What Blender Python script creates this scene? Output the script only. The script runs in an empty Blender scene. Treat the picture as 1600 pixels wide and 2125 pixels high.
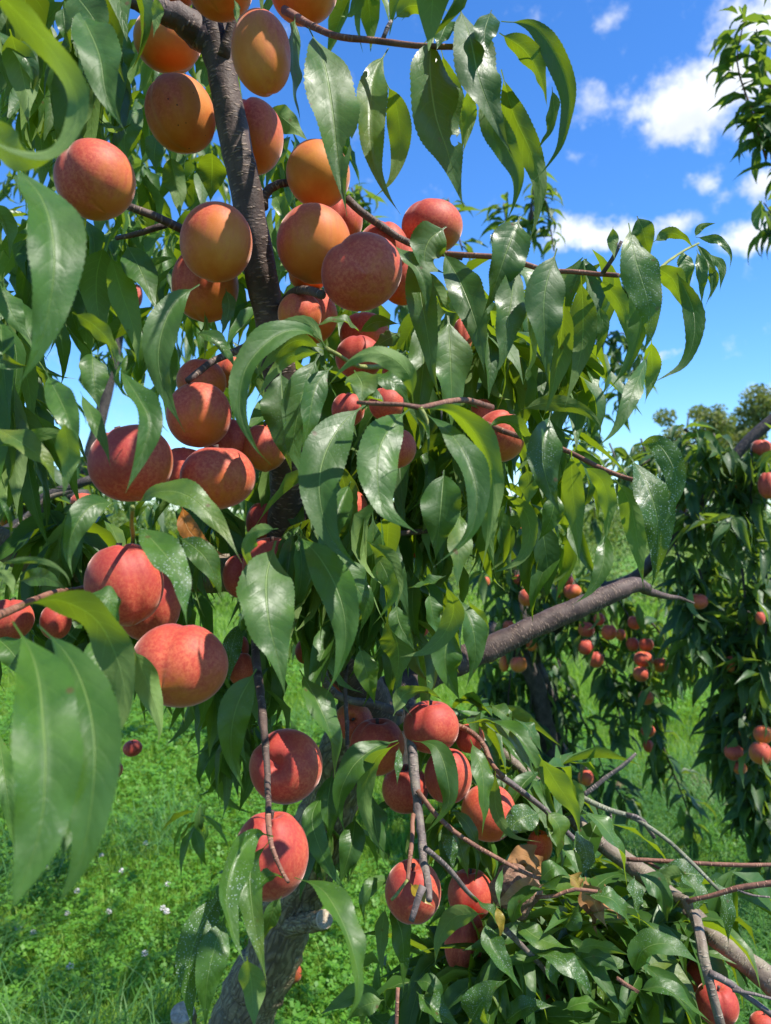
# Peach tree in an orchard on a sunny day: script for Blender 4.5
import bpy, math, random
import numpy as np
from mathutils import Vector, Matrix
rng = random.Random(7)
nr = np.random.RandomState(11)
sc = bpy.context.scene
COL = sc.collection

# ------------------------------------------------------------------ camera, sky, sun, exposure
SUN_AZ_DEG, SUN_EL_DEG, SUN_E, EXPO = 110, 60, 4.7, .82
SKY_S, SKY_SAT, SKY_TINT = .125, 1.2, (.70, .90, 1.14)
CLOUD_LO, CLOUD_HI = (4.2, 4.5, 5.0), (5.9, 6.0, 6.1)
EYE = 1.45
F = 1637.0                      # focal length of the phone lens in photograph pixels (1600 x 2125)
cam_data = bpy.data.cameras.new("camera")
cam = bpy.data.objects.new("camera", cam_data); COL.objects.link(cam)
cam.location = (0, 0, EYE); cam.rotation_euler = (math.radians(90), 0, 0)
cam_data.sensor_fit = 'VERTICAL'; cam_data.sensor_height = 8.83; cam_data.lens = 6.8
cam_data.clip_start = 0.02; cam_data.clip_end = 3000
cam_data.dof.use_dof = True; cam_data.dof.focus_distance = 0.85; cam_data.dof.aperture_fstop = 2.4
sc.camera = cam
SUN_AZ, SUN_EL = math.radians(SUN_AZ_DEG), math.radians(SUN_EL_DEG)
sun_dir = Vector((math.sin(SUN_AZ)*math.cos(SUN_EL), math.cos(SUN_AZ)*math.cos(SUN_EL), math.sin(SUN_EL)))
sd = bpy.data.lights.new("sun", 'SUN'); sd.energy = SUN_E; sd.angle = math.radians(0.53); sd.color = (1, .95, .86)
so = bpy.data.objects.new("sun", sd); COL.objects.link(so); so.location = (3, 0, 8)
so.rotation_euler = sun_dir.to_track_quat('Z', 'Y').to_euler()
vs = sc.view_settings
sc.display_settings.display_device = 'sRGB'
vs.view_transform = 'Standard'; vs.look = 'None'; vs.exposure = EXPO; vs.gamma = 1; vs.use_curve_mapping = False
sc.cycles.max_bounces = 8; sc.cycles.transmission_bounces = 6; sc.cycles.diffuse_bounces = 4
sc.cycles.caustics_reflective = False; sc.cycles.caustics_refractive = False

def P(px, py, d):
    """the point seen at photograph pixel (px, py), d metres ahead of the lens"""
    return Vector(((px-800)/F*d, d, EYE-(py-1062.5)/F*d))

class NT:
    """small helper round a node tree"""
    def __init__(s, tree): s.t = tree; s.t.nodes.clear()
    def n(s, typ, **kw):
        nd = s.t.nodes.new(typ)
        for k, v in kw.items():
            if k.startswith('i_'):
                k = k[2:]
                key = int(k) if k.isdigit() else k.replace('__', ' ')
                nd.inputs[key].default_value = v
            else: setattr(nd, k, v)
        return nd
    def l(s, a, b): s.t.links.new(a, b)
    def val(s, x, inp):
        if isinstance(x, (int, float)): inp.default_value = x
        else: s.l(x, inp)
    def m(s, op, a, b=0.0, c=0.0, clamp=False):
        nd = s.t.nodes.new('ShaderNodeMath'); nd.operation = op; nd.use_clamp = clamp
        s.val(a, nd.inputs[0]); s.val(b, nd.inputs[1])
        if op in ('MULTIPLY_ADD', 'WRAP', 'COMPARE', 'SMOOTH_MIN', 'SMOOTH_MAX'): s.val(c, nd.inputs[2])
        return nd.outputs[0]
    def ss(s, x, lo, hi, a=0.0, b=1.0):
        nd = s.t.nodes.new('ShaderNodeMapRange'); nd.interpolation_type = 'SMOOTHSTEP'
        s.val(x, nd.inputs[0])
        for i, v in enumerate((lo, hi, a, b)): s.val(v, nd.inputs[1+i])
        return nd.outputs[0]
    def mix(s, f, a, b, blend='MIX'):
        nd = s.t.nodes.new('ShaderNodeMix'); nd.data_type = 'RGBA'; nd.blend_type = blend
        s.val(f, nd.inputs[0])
        for v, i in ((a, 6), (b, 7)):
            if isinstance(v, tuple): nd.inputs[i].default_value = (*v, 1)
            else: s.l(v, nd.inputs[i])
        return nd.outputs[2]
    def noise(s, vec, scale, detail=4, rough=.5):
        nd = s.n('ShaderNodeTexNoise'); nd.inputs['Scale'].default_value = scale
        nd.inputs['Detail'].default_value = detail; nd.inputs['Roughness'].default_value = rough
        if vec is not None: s.l(vec, nd.inputs['Vector'])
        return nd
    def vor(s, vec, scale, feature='F1'):
        nd = s.n('ShaderNodeTexVoronoi', feature=feature); nd.inputs['Scale'].default_value = scale
        if vec is not None: s.l(vec, nd.inputs['Vector'])
        return nd
    def vm(s, op, a, b=None):
        nd = s.t.nodes.new('ShaderNodeVectorMath'); nd.operation = op
        for v, i in ((a, 0), (b, 1)):
            if v is None: continue
            if isinstance(v, (tuple, Vector)): nd.inputs[i].default_value = tuple(v)
            else: s.l(v, nd.inputs[i])
        return nd

# sky: physical daylight sky with cumulus clouds standing at their own bearings and scattered cloud everywhere else
world = bpy.data.worlds.new("World"); sc.world = world; world.use_nodes = True
w = NT(world.node_tree)
sky = w.n('ShaderNodeTexSky', sky_type='NISHITA', sun_disc=False, sun_elevation=SUN_EL, sun_rotation=SUN_AZ,
          altitude=300, air_density=1.0, dust_density=.02, ozone_density=3.5)
tc = w.n('ShaderNodeTexCoord'); D = tc.outputs['Generated']
wn = w.noise(D, 9, 5, .6)
off = w.vm('SCALE', w.vm('SUBTRACT', wn.outputs['Color'], (.5, .5, .5)).outputs[0]); off.inputs['Scale'].default_value = .085
Dw = w.vm('ADD', D, off.outputs[0]).outputs[0]
CLOUDS = [(1462,205,140,82,1.05), (1345,250,42,30,.6), (1245,205,80,52,.42), (1612,30,105,50,1.0), (1240,495,125,42,.95), (1395,462,62,30,.7),
          (1590,372,70,28,.8), (1600,487,120,42,1), (1475,352,50,26,.4), (1375,735,42,14,.7), (1595,805,55,24,.5),
          (1300,35,60,28,.3), (1235,960,110,34,.35), (1180,335,45,28,.25), (1565,290,45,32,.35)]
field = None
for (cx, cy, rx, ry, st) in CLOUDS:
    c = Vector(((cx-800)/F, 1, -(cy-1062.5)/F)).normalized()
    r_ = c.cross(Vector((0,0,1))).normalized(); u_ = r_.cross(c)
    cmb = w.n('ShaderNodeCombineXYZ')
    w.l(w.vm('DOT_PRODUCT', Dw, r_*(F/rx)).outputs['Value'], cmb.inputs[0])
    w.l(w.vm('DOT_PRODUCT', Dw, u_*(F/ry)).outputs['Value'], cmb.inputs[1])
    w.l(w.vm('DOT_PRODUCT', Dw, c*2).outputs['Value'], cmb.inputs[2])
    dist = w.vm('DISTANCE', cmb.outputs[0], (0,0,2)).outputs['Value']
    v = w.m('MULTIPLY', w.m('SUBTRACT', 1.15, dist), st)
    field = v if field is None else w.m('MAXIMUM', field, v)
gen = w.noise(D, 2.6, 3, .5)                                     # scattered cloud over the rest of the sky
gsep = w.n('ShaderNodeSeparateXYZ'); w.l(D, gsep.inputs[0])
back = w.ss(gsep.outputs[1], .25, -.05)
genf = w.m('MULTIPLY', w.ss(gen.outputs['Fac'], .55, .72), back)
field = w.m('MAXIMUM', field, w.m('MULTIPLY', genf, .8))
wn2 = w.noise(D, 26, 7, .62)
cl = w.ss(w.m('ADD', field, w.m('MULTIPLY', w.m('SUBTRACT', wn2.outputs['Fac'], .5), 1.5)), .10, .85)
cl = w.m('MULTIPLY', cl, .97)
wn3 = w.noise(D, 14, 3, .5)
ccol = w.mix(w.ss(wn3.outputs['Fac'], .35, .62), CLOUD_LO, CLOUD_HI)
skyc = w.n('ShaderNodeHueSaturation'); skyc.inputs['Saturation'].default_value = SKY_SAT; skyc.inputs['Hue'].default_value = .5; skyc.inputs['Value'].default_value = 1.0
w.l(sky.outputs[0], skyc.inputs['Color'])
tint = w.mix(1.0, skyc.outputs[0], SKY_TINT, 'MULTIPLY')
bg = w.n('ShaderNodeBackground'); bg.inputs['Strength'].default_value = SKY_S
w.l(w.mix(cl, tint, ccol), bg.inputs['Color'])
wo = w.n('ShaderNodeOutputWorld'); w.l(bg.outputs[0], wo.inputs[0])

# ------------------------------------------------------------------ materials
def new_mat(name):
    m = bpy.data.materials.new(name); m.use_nodes = True
    return m, NT(m.node_tree)

def leaf_material(name, up, under, trans, tfac=.34, rough=.4, veincol=(.20,.30,.08), spec=.5, detail=True):
    """upper side dark and waxy, underside pale and matt, light shining through; veins and fine spray residue drawn from the leaf's own UVs"""
    m, t = new_mat(name)
    uv = t.n('ShaderNodeUVMap', uv_map='UVMap'); sep = t.n('ShaderNodeSeparateXYZ'); t.l(uv.outputs[0], sep.inputs[0])
    u, v = sep.outputs[0], sep.outputs[1]
    s = t.m('MULTIPLY', t.m('ABSOLUTE', t.m('SUBTRACT', v, .5)), 2)
    geo = t.n('ShaderNodeNewGeometry'); oi = t.n('ShaderNodeObjectInfo')
    rnd = t.n('ShaderNodeAttribute', attribute_name='rnd')
    var = t.m('FRACT', t.m('ADD', oi.outputs['Random'], rnd.outputs['Fac']))
    rib = t.ss(t.m('ADD', s, t.m('MULTIPLY', u, .03)), .022, .06, 1, 0)
    q = t.m('MULTIPLY', t.m('SUBTRACT', u, t.m('MULTIPLY', t.m('POWER', s, 1.3), .13)), 13)
    vein = t.ss(t.m('PINGPONG', q, .5), .012, .05, 1, 0)
    vein = t.m('MULTIPLY', vein, t.ss(s, .5, .95, 1, 0))
    n1 = t.noise(geo.outputs['Position'], 60, 4, .6); n2 = t.noise(geo.outputs['Position'], 9, 2)
    upv = t.mix(var, tuple(c*.72 for c in up), tuple(min(1, c*k) for c, k in zip(up, (1.55, 1.3, 1.15))))
    upv = t.mix(t.m('MULTIPLY', t.ss(var, .86, 1.0), t.ss(n2.outputs['Fac'], .35, .7)), upv, (.17,.19,.02))     # a few ageing leaves
    upv = t.mix(t.ss(n1.outputs['Fac'], .3, .75), upv, tuple(c*.8 for c in up))
    upv = t.mix(t.m('MULTIPLY', rib, .75), upv, veincol)
    upv = t.mix(t.m('MULTIPLY', vein, .10), upv, veincol)
    unv = t.mix(var, tuple(c*.85 for c in under), tuple(c*1.2 for c in under))
    unv = t.mix(t.m('MULTIPLY', t.m('MAXIMUM', rib, t.m('MULTIPLY', vein, .55)), .7), unv, tuple(min(1, c*1.9) for c in under))
    dust = t.n('ShaderNodeSeparateColor'); t.l(oi.outputs['Color'], dust.inputs[0])
    amount = dust.outputs[0]
    if detail:
        vo = t.vor(geo.outputs['Position'], 520); vo2 = t.vor(geo.outputs['Position'], 260)
        big = t.noise(geo.outputs['Position'], 45, 3)
        sp = t.m('MAXIMUM', t.ss(vo.outputs['Distance'], .12, .3, 1, 0), t.ss(vo2.outputs['Distance'], .08, .2, 1, 0))
        sp = t.m('MULTIPLY', sp, t.ss(t.m('ADD', big.outputs['Fac'], t.m('MULTIPLY', amount, .45)), .62, .9))
        sp = t.m('MULTIPLY', sp, t.m('MINIMUM', t.m('ADD', t.m('MULTIPLY', amount, 1.2), .12), .8))
        upv = t.mix(sp, upv, (.52, .58, .52))
        brown = t.ss(t.vor(geo.outputs['Position'], 38).outputs['Distance'], .05, .10, .8, 0)
        upv = t.mix(brown, upv, (.10, .05, .02)); unv = t.mix(brown, unv, (.12, .06, .02))
    h = t.m('ADD', t.m('MULTIPLY', t.m('MAXIMUM', rib, t.m('MULTIPLY', vein, .05)), -.4), t.m('MULTIPLY', n1.outputs['Fac'], .9))
    h = t.m('ADD', h, t.m('MULTIPLY', n2.outputs['Fac'], 2.2))
    quilt = t.m('MULTIPLY', t.m('POWER', t.m('MULTIPLY', t.m('PINGPONG', q, .5), 2), .6), t.ss(s, .35, 1.0, 1, .1))      # blade swells between its side veins
    h = t.m('ADD', h, t.m('MULTIPLY', quilt, .12))
    n4 = t.noise(geo.outputs['Position'], 28, 3, .6)
    bp = t.n('ShaderNodeBump', i_Strength=.6, i_Distance=.0018); t.l(h, bp.inputs['Height'])
    a = t.n('ShaderNodeBsdfPrincipled'); t.l(upv, a.inputs['Base Color']); a.inputs['Specular IOR Level'].default_value = spec
    t.l(t.m('ADD', t.m('ADD', rough-.10, t.m('MULTIPLY', n1.outputs['Fac'], .16)), t.ss(n4.outputs['Fac'], .35, .65, 0, .22)), a.inputs['Roughness']); t.l(bp.outputs[0], a.inputs['Normal'])
    b = t.n('ShaderNodeBsdfPrincipled'); t.l(unv, b.inputs['Base Color']); b.inputs['Roughness'].default_value = .62; b.inputs['Specular IOR Level'].default_value = .3
    t.l(bp.outputs[0], b.inputs['Normal'])
    sides = t.n('ShaderNodeMixShader'); t.l(geo.outputs['Backfacing'], sides.inputs[0]); t.l(a.outputs[0], sides.inputs[1]); t.l(b.outputs[0], sides.inputs[2])
    tr = t.n('ShaderNodeBsdfTranslucent')
    trc = t.mix(var, tuple(c*.8 for c in trans), tuple(min(1, c*1.2) for c in trans))
    t.l(t.mix(t.m('MULTIPLY', t.m('MAXIMUM', rib, t.m('MULTIPLY', vein, .5)), .5), trc, tuple(min(1, c*1.6) for c in trans)), tr.inputs[0])
    mx = t.n('ShaderNodeMixShader'); mx.inputs[0].default_value = tfac
    t.l(sides.outputs[0], mx.inputs[1]); t.l(tr.outputs[0], mx.inputs[2])
    out = t.n('ShaderNodeOutputMaterial'); t.l(mx.outputs[0], out.inputs[0])
    return m

M = {}
M['leaf'] = leaf_material('peach_leaf', (.046,.126,.019), (.14,.22,.06), (.31,.44,.012), tfac=.33, rough=.38, spec=.48)
M['leaf_far'] = leaf_material('peach_leaf_distant', (.032,.092,.022), (.11,.175,.06), (.28,.42,.03), tfac=.32, rough=.42, spec=.5, detail=False)
M['leaf_yellow'] = leaf_material('yellow_leaf', (.42,.30,.03), (.45,.33,.05), (.6,.40,.03), veincol=(.5,.4,.1))
M['leaf_orange'] = leaf_material('orange_leaf', (.34,.13,.012), (.36,.16,.02), (.5,.2,.02), veincol=(.45,.25,.05))
M['leaf_dry'] = leaf_material('dry_leaf', (.30,.155,.06), (.38,.23,.11), (.35,.16,.05), tfac=.15, rough=.6, veincol=(.36,.2,.08), spec=.25)
M['leaf_wood'] = leaf_material('woodland_leaf', (.16,.19,.045), (.20,.23,.08), (.25,.30,.03), tfac=.3, rough=.5, detail=False)
M['leaf_brush'] = leaf_material('brush_leaf', (.10,.17,.035), (.15,.21,.06), (.3,.42,.05), tfac=.3, rough=.5, detail=False)

def peach_material():
    m, t = new_mat('peach_skin')
    tcn = t.n('ShaderNodeTexCoord'); ob = tcn.outputs['Object']; oi = t.n('ShaderNodeObjectInfo')
    oc = t.n('ShaderNodeSeparateColor'); t.l(oi.outputs['Color'], oc.inputs[0]); red, spots = oc.outputs[0], oc.outputs[1]
    shift = t.vm('ADD', ob, None); cmb = t.n('ShaderNodeCombineXYZ')
    for i in range(3): t.l(t.m('MULTIPLY', oi.outputs['Random'], 17.3+7*i), cmb.inputs[i])
    t.l(cmb.outputs[0], shift.inputs[1]); pv = shift.outputs[0]
    lit = t.vm('DOT_PRODUCT', ob, (.95, -.25, 1.15)).outputs['Value']     # the side that ripened in the sun
    n1 = t.noise(pv, 2.6, 4, .55); n2 = t.noise(pv, 22, 4, .7); n3 = t.noise(pv, 140, 2, .6)
    b = t.m('ADD', t.m('MULTIPLY', lit, .85), t.m('MULTIPLY', t.m('SUBTRACT', n1.outputs['Fac'], .5), 1.35))
    b = t.m('ADD', b, t.m('MULTIPLY', t.m('SUBTRACT', n2.outputs['Fac'], .5), .25))
    b = t.m('ADD', b, t.m('SUBTRACT', t.m('MULTIPLY', red, 1.25), .50))
    stv = t.vm('MULTIPLY', pv, (11, 11, 2.2)); n5 = t.noise(stv.outputs[0], 1.0, 4, .6)
    b = t.m('ADD', b, t.m('MULTIPLY', t.m('SUBTRACT', n5.outputs['Fac'], .5), .8))     # streaks running from stalk to tip
    blush = t.ss(b, -.50, .42)
    skin = t.mix(t.ss(n1.outputs['Fac'], .3, .7), (.56,.150,.020), (.66,.24,.040))
    redc = t.mix(t.ss(n2.outputs['Fac'], .35, .7), (.47,.058,.036), (.62,.140,.066))
    col = t.mix(blush, skin, redc)
    col = t.mix(t.m('MULTIPLY', t.ss(b, .50, 1.1), .6), col, (.30,.026,.028))
    fleck = t.ss(n3.outputs['Fac'], .60, .74)
    col = t.mix(t.m('MULTIPLY', fleck, .06), col, (.80,.36,.16))
    vo = t.vor(pv, 9); sm = t.ss(vo.outputs['Distance'], .07, .12, 1, 0)
    sm = t.m('MULTIPLY', t.m('MULTIPLY', sm, t.ss(n1.outputs['Fac'], .46, .52)), spots)
    col = t.mix(sm, col, (.018,.012,.010))
    geo = t.n('ShaderNodeNewGeometry')
    nf = t.noise(geo.outputs['Position'], 900, 2, .6)
    bp = t.n('ShaderNodeBump', i_Strength=.10, i_Distance=.0012); t.l(nf.outputs['Fac'], bp.inputs['Height'])
    p = t.n('ShaderNodeBsdfPrincipled'); t.l(col, p.inputs['Base Color']); t.l(bp.outputs[0], p.inputs['Normal'])
    p.inputs['Roughness'].default_value = .56; p.inputs['Specular IOR Level'].default_value = .28
    p.inputs['Sheen Weight'].default_value = .55; p.inputs['Sheen Roughness'].default_value = .30; p.inputs['Sheen Tint'].default_value = (1,.72,.64,1)
    o = t.n('ShaderNodeOutputMaterial'); t.l(p.outputs[0], o.inputs[0])
    return m
M['peach'] = peach_material()

def rot_material():
    m, t = new_mat('shrivelled_peach_skin')
    tcn = t.n('ShaderNodeTexCoord'); n = t.noise(tcn.outputs['Object'], 5, 6, .65); v = t.vor(tcn.outputs['Object'], 6)
    col = t.mix(t.ss(n.outputs['Fac'], .35, .65), (.14,.065,.04), (.34,.20,.13))
    bp = t.n('ShaderNodeBump', i_Strength=.9, i_Distance=.004); t.l(t.m('ADD', n.outputs['Fac'], v.outputs['Distance']), bp.inputs['Height'])
    p = t.n('ShaderNodeBsdfPrincipled'); t.l(col, p.inputs['Base Color']); t.l(bp.outputs[0], p.inputs['Normal']); p.inputs['Roughness'].default_value = .75
    o = t.n('ShaderNodeOutputMaterial'); t.l(p.outputs[0], o.inputs[0]); return m
M['rot'] = rot_material()

def bark_material(name, dark, light, lent, rough_bark=0.0, lichen=0.0, dots=(300, 95, 1)):
    m, t = new_mat(name)
    uv = t.n('ShaderNodeUVMap', uv_map='UVMap'); geo = t.n('ShaderNodeNewGeometry')
    st = t.vm('MULTIPLY', uv.outputs[0], dots); vo = t.vor(st.outputs[0], 1.0)
    lm = t.ss(vo.outputs['Distance'], .22, .40, 1, 0)
    nb = t.noise(geo.outputs['Position'], 40, 5, .65); nf = t.noise(geo.outputs['Position'], 260, 4, .65); nl = t.noise(geo.outputs['Position'], 11, 3, .5)
    lm = t.m('MULTIPLY', lm, t.ss(nl.outputs['Fac'], .30, .5))
    col = t.mix(t.ss(nb.outputs['Fac'], .32, .68), dark, light)
    col = t.mix(t.m('MULTIPLY', nf.outputs['Fac'], .35), col, tuple(c*.45 for c in dark))
    col = t.mix(t.m('MULTIPLY', lm, .6), col, lent)
    if lichen: col = t.mix(t.m('MULTIPLY', t.ss(nb.outputs['Fac'], .5, .66), lichen), col, (.20,.22,.12))
    st2 = t.vm('MULTIPLY', uv.outputs[0], (22, 95, 1)); cr = t.vor(st2.outputs[0], 1.0, 'DISTANCE_TO_EDGE')
    crack = t.m('MULTIPLY', t.ss(cr.outputs['Distance'], .02, .16, 1, 0), rough_bark)
    col = t.mix(t.m('MULTIPLY', crack, .8), col, (.012,.009,.008))
    h = t.m('ADD', t.m('MULTIPLY', lm, .7), t.m('ADD', t.m('MULTIPLY', nf.outputs['Fac'], .6), t.m('MULTIPLY', nb.outputs['Fac'], .9)))
    h = t.m('SUBTRACT', h, t.m('MULTIPLY', crack, 2.2))
    bp = t.n('ShaderNodeBump', i_Strength=.6, i_Distance=.0025); t.l(h, bp.inputs['Height'])
    p = t.n('ShaderNodeBsdfPrincipled'); t.l(col, p.inputs['Base Color']); t.l(bp.outputs[0], p.inputs['Normal']); p.inputs['Roughness'].default_value = .62; p.inputs['Specular IOR Level'].default_value = .35
    o = t.n('ShaderNodeOutputMaterial'); t.l(p.outputs[0], o.inputs[0]); return m
M['bark'] = bark_material('peach_bark', (.060,.038,.031), (.135,.090,.072), (.30,.21,.15))
M['bark_old'] = bark_material('old_trunk_bark', (.19,.140,.075), (.36,.28,.15), (.46,.40,.22), rough_bark=.6, lichen=.35, dots=(150, 75, 1))
M['bark_low'] = bark_material('weathered_limb_bark', (.15,.112,.085), (.29,.225,.165), (.36,.30,.23), lichen=.25)
M['twig_grey'] = bark_material('grey_twig_bark', (.10,.078,.072), (.22,.17,.155), (.32,.26,.22), lichen=.25)
M['twig_red'] = bark_material('red_twig_bark', (.14,.060,.040), (.30,.135,.085), (.42,.24,.15))
M['twig_lichen'] = bark_material('lichen_twig_bark', (.12,.12,.075), (.27,.27,.18), (.38,.38,.28), lichen=.4)
M['twig_green'] = bark_material('green_twig_bark', (.20,.24,.06), (.32,.33,.09), (.4,.4,.15))
M['bark_far'] = bark_material('distant_bark', (.045,.036,.032), (.10,.082,.07), (.14,.11,.09))

def plain(name, c1, c2, scale, rough=.7):
    m, t = new_mat(name); geo = t.n('ShaderNodeNewGeometry'); n = t.noise(geo.outputs['Position'], scale, 5, .6)
    p = t.n('ShaderNodeBsdfPrincipled'); t.l(t.mix(t.ss(n.outputs['Fac'], .35, .65), c1, c2), p.inputs['Base Color']); p.inputs['Roughness'].default_value = rough
    bp = t.n('ShaderNodeBump', i_Strength=.5, i_Distance=.003); t.l(n.outputs['Fac'], bp.inputs['Height']); t.l(bp.outputs[0], p.inputs['Normal'])
    o = t.n('ShaderNodeOutputMaterial'); t.l(p.outputs[0], o.inputs[0]); return m
M['cut_wood'] = plain('cut_wood', (.40,.31,.21), (.56,.46,.34), 120)
M['clover_white'] = plain('clover_bloom', (.62,.60,.55), (.80,.76,.74), 300)

def grass_material(name, c1, c2, c3, trans):
    m, t = new_mat(name)
    rnd = t.n('ShaderNodeAttribute', attribute_name='rnd'); geo = t.n('ShaderNodeNewGeometry')
    n = t.noise(geo.outputs['Position'], 1.3, 4, .6)
    col = t.mix(rnd.outputs['Fac'], c1, c2); col = t.mix(t.m('MULTIPLY', t.ss(n.outputs['Fac'], .45, .7), .6), col, c3)
    p = t.n('ShaderNodeBsdfPrincipled'); t.l(col, p.inputs['Base Color']); p.inputs['Roughness'].default_value = .5; p.inputs['Specular IOR Level'].default_value = .35
    tr = t.n('ShaderNodeBsdfTranslucent'); tr.inputs[0].default_value = (*trans, 1)
    mx = t.n('ShaderNodeMixShader'); mx.inputs[0].default_value = .4; t.l(p.outputs[0], mx.inputs[1]); t.l(tr.outputs[0], mx.inputs[2])
    o = t.n('ShaderNodeOutputMaterial'); t.l(mx.outputs[0], o.inputs[0]); return m
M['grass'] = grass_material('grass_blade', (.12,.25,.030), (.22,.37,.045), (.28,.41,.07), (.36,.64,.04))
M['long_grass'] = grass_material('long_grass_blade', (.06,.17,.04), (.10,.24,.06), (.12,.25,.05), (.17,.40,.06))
M['clover'] = grass_material('clover_leaf', (.075,.22,.022), (.13,.30,.03), (.14,.31,.03), (.26,.54,.04))

def ground_material():
    m, t = new_mat('meadow_ground'); geo = t.n('ShaderNodeNewGeometry'); pos = geo.outputs['Position']
    n = t.noise(pos, 1.1, 5, .6); n2 = t.noise(pos, 35, 4, .7); n3 = t.noise(pos, .12, 3, .5)
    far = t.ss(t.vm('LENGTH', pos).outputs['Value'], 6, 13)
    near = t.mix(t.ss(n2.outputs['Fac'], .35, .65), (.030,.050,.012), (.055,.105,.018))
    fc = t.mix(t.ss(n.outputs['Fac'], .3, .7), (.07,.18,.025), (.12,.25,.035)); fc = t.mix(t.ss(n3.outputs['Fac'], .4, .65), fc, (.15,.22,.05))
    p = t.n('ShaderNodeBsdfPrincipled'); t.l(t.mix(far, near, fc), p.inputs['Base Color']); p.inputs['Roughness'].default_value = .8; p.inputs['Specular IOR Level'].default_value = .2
    bp = t.n('ShaderNodeBump', i_Strength=.8, i_Distance=.03); t.l(n2.outputs['Fac'], bp.inputs['Height']); t.l(bp.outputs[0], p.inputs['Normal'])
    o = t.n('ShaderNodeOutputMaterial'); t.l(p.outputs[0], o.inputs[0]); return m
M['ground'] = ground_material()
M['soil'] = plain('bare_soil', (.09,.058,.036), (.17,.115,.07), 40, .9)

# ------------------------------------------------------------------ geometry helpers
def mesh_np(name, V, Fq, uv=None, rnd=None, smooth=True):
    """V (n,3); Fq (m,k) faces of equal size; uv per vertex (n,2); rnd per vertex (n,)"""
    me = bpy.data.meshes.new(name)
    V = np.asarray(V, np.float32); Fq = np.asarray(Fq, np.int32); k = Fq.shape[1]; m = len(Fq)
    me.vertices.add(len(V)); me.vertices.foreach_set('co', V.ravel())
    me.loops.add(m*k); me.loops.foreach_set('vertex_index', Fq.ravel())
    me.polygons.add(m); me.polygons.foreach_set('loop_start', np.arange(0, m*k, k, dtype=np.int32))
    me.polygons.foreach_set('use_smooth', np.full(m, smooth))
    if uv is not None:
        l = me.uv_layers.new(name='UVMap'); l.data.foreach_set('uv', np.asarray(uv, np.float32)[Fq.ravel()].ravel())
    if rnd is not None:
        a = me.attributes.new('rnd', 'FLOAT', 'POINT'); a.data.foreach_set('value', np.asarray(rnd, np.float32))
    me.update(calc_edges=True); me.validate()
    return me

def link(name, me, mat, parent=None, color=None):
    o = bpy.data.objects.new(name, me); COL.objects.link(o)
    if me is not None and mat is not None and not me.materials: me.materials.append(mat)
    if parent is not None: o.parent = parent; o.matrix_parent_inverse = parent.matrix_world.inverted()
    o.color = color or (0, 0, 0, 1)
    return o

def tag(o, label=None, cat=None, group=None, kind=None):
    for k, v in (('label', label), ('category', cat), ('group', group), ('kind', kind)):
        if v: o[k] = v
    return o

def empty(name, loc, label, cat, group=None):
    o = bpy.data.objects.new(name, None); COL.objects.link(o); o.location = loc
    o.empty_display_size = .1; bpy.context.view_layer.update()
    return tag(o, label, cat, group)

def catmull(pts, n):
    """n+1 points along a Catmull-Rom curve through pts, evenly spaced by arc length"""
    p = np.asarray(pts, float)
    p = np.vstack([2*p[0]-p[1], p, 2*p[-1]-p[-2]])
    out = []
    for i in range(1, len(p)-2):
        for t in np.linspace(0, 1, 24, endpoint=False):
            a, b, c, d = p[i-1], p[i], p[i+1], p[i+2]
            out.append(.5*((2*b)+(-a+c)*t+(2*a-5*b+4*c-d)*t*t+(-a+3*b-3*c+d)*t**3))
    out.append(p[-2]); out = np.array(out)
    s = np.concatenate([[0], np.cumsum(np.linalg.norm(np.diff(out, axis=0), axis=1))])
    q = np.linspace(0, s[-1], n+1)
    return np.stack([np.interp(q, s, out[:, k]) for k in range(out.shape[1])], 1)

def unit(a): return a/np.maximum(np.linalg.norm(a, axis=-1, keepdims=True), 1e-9)

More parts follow.
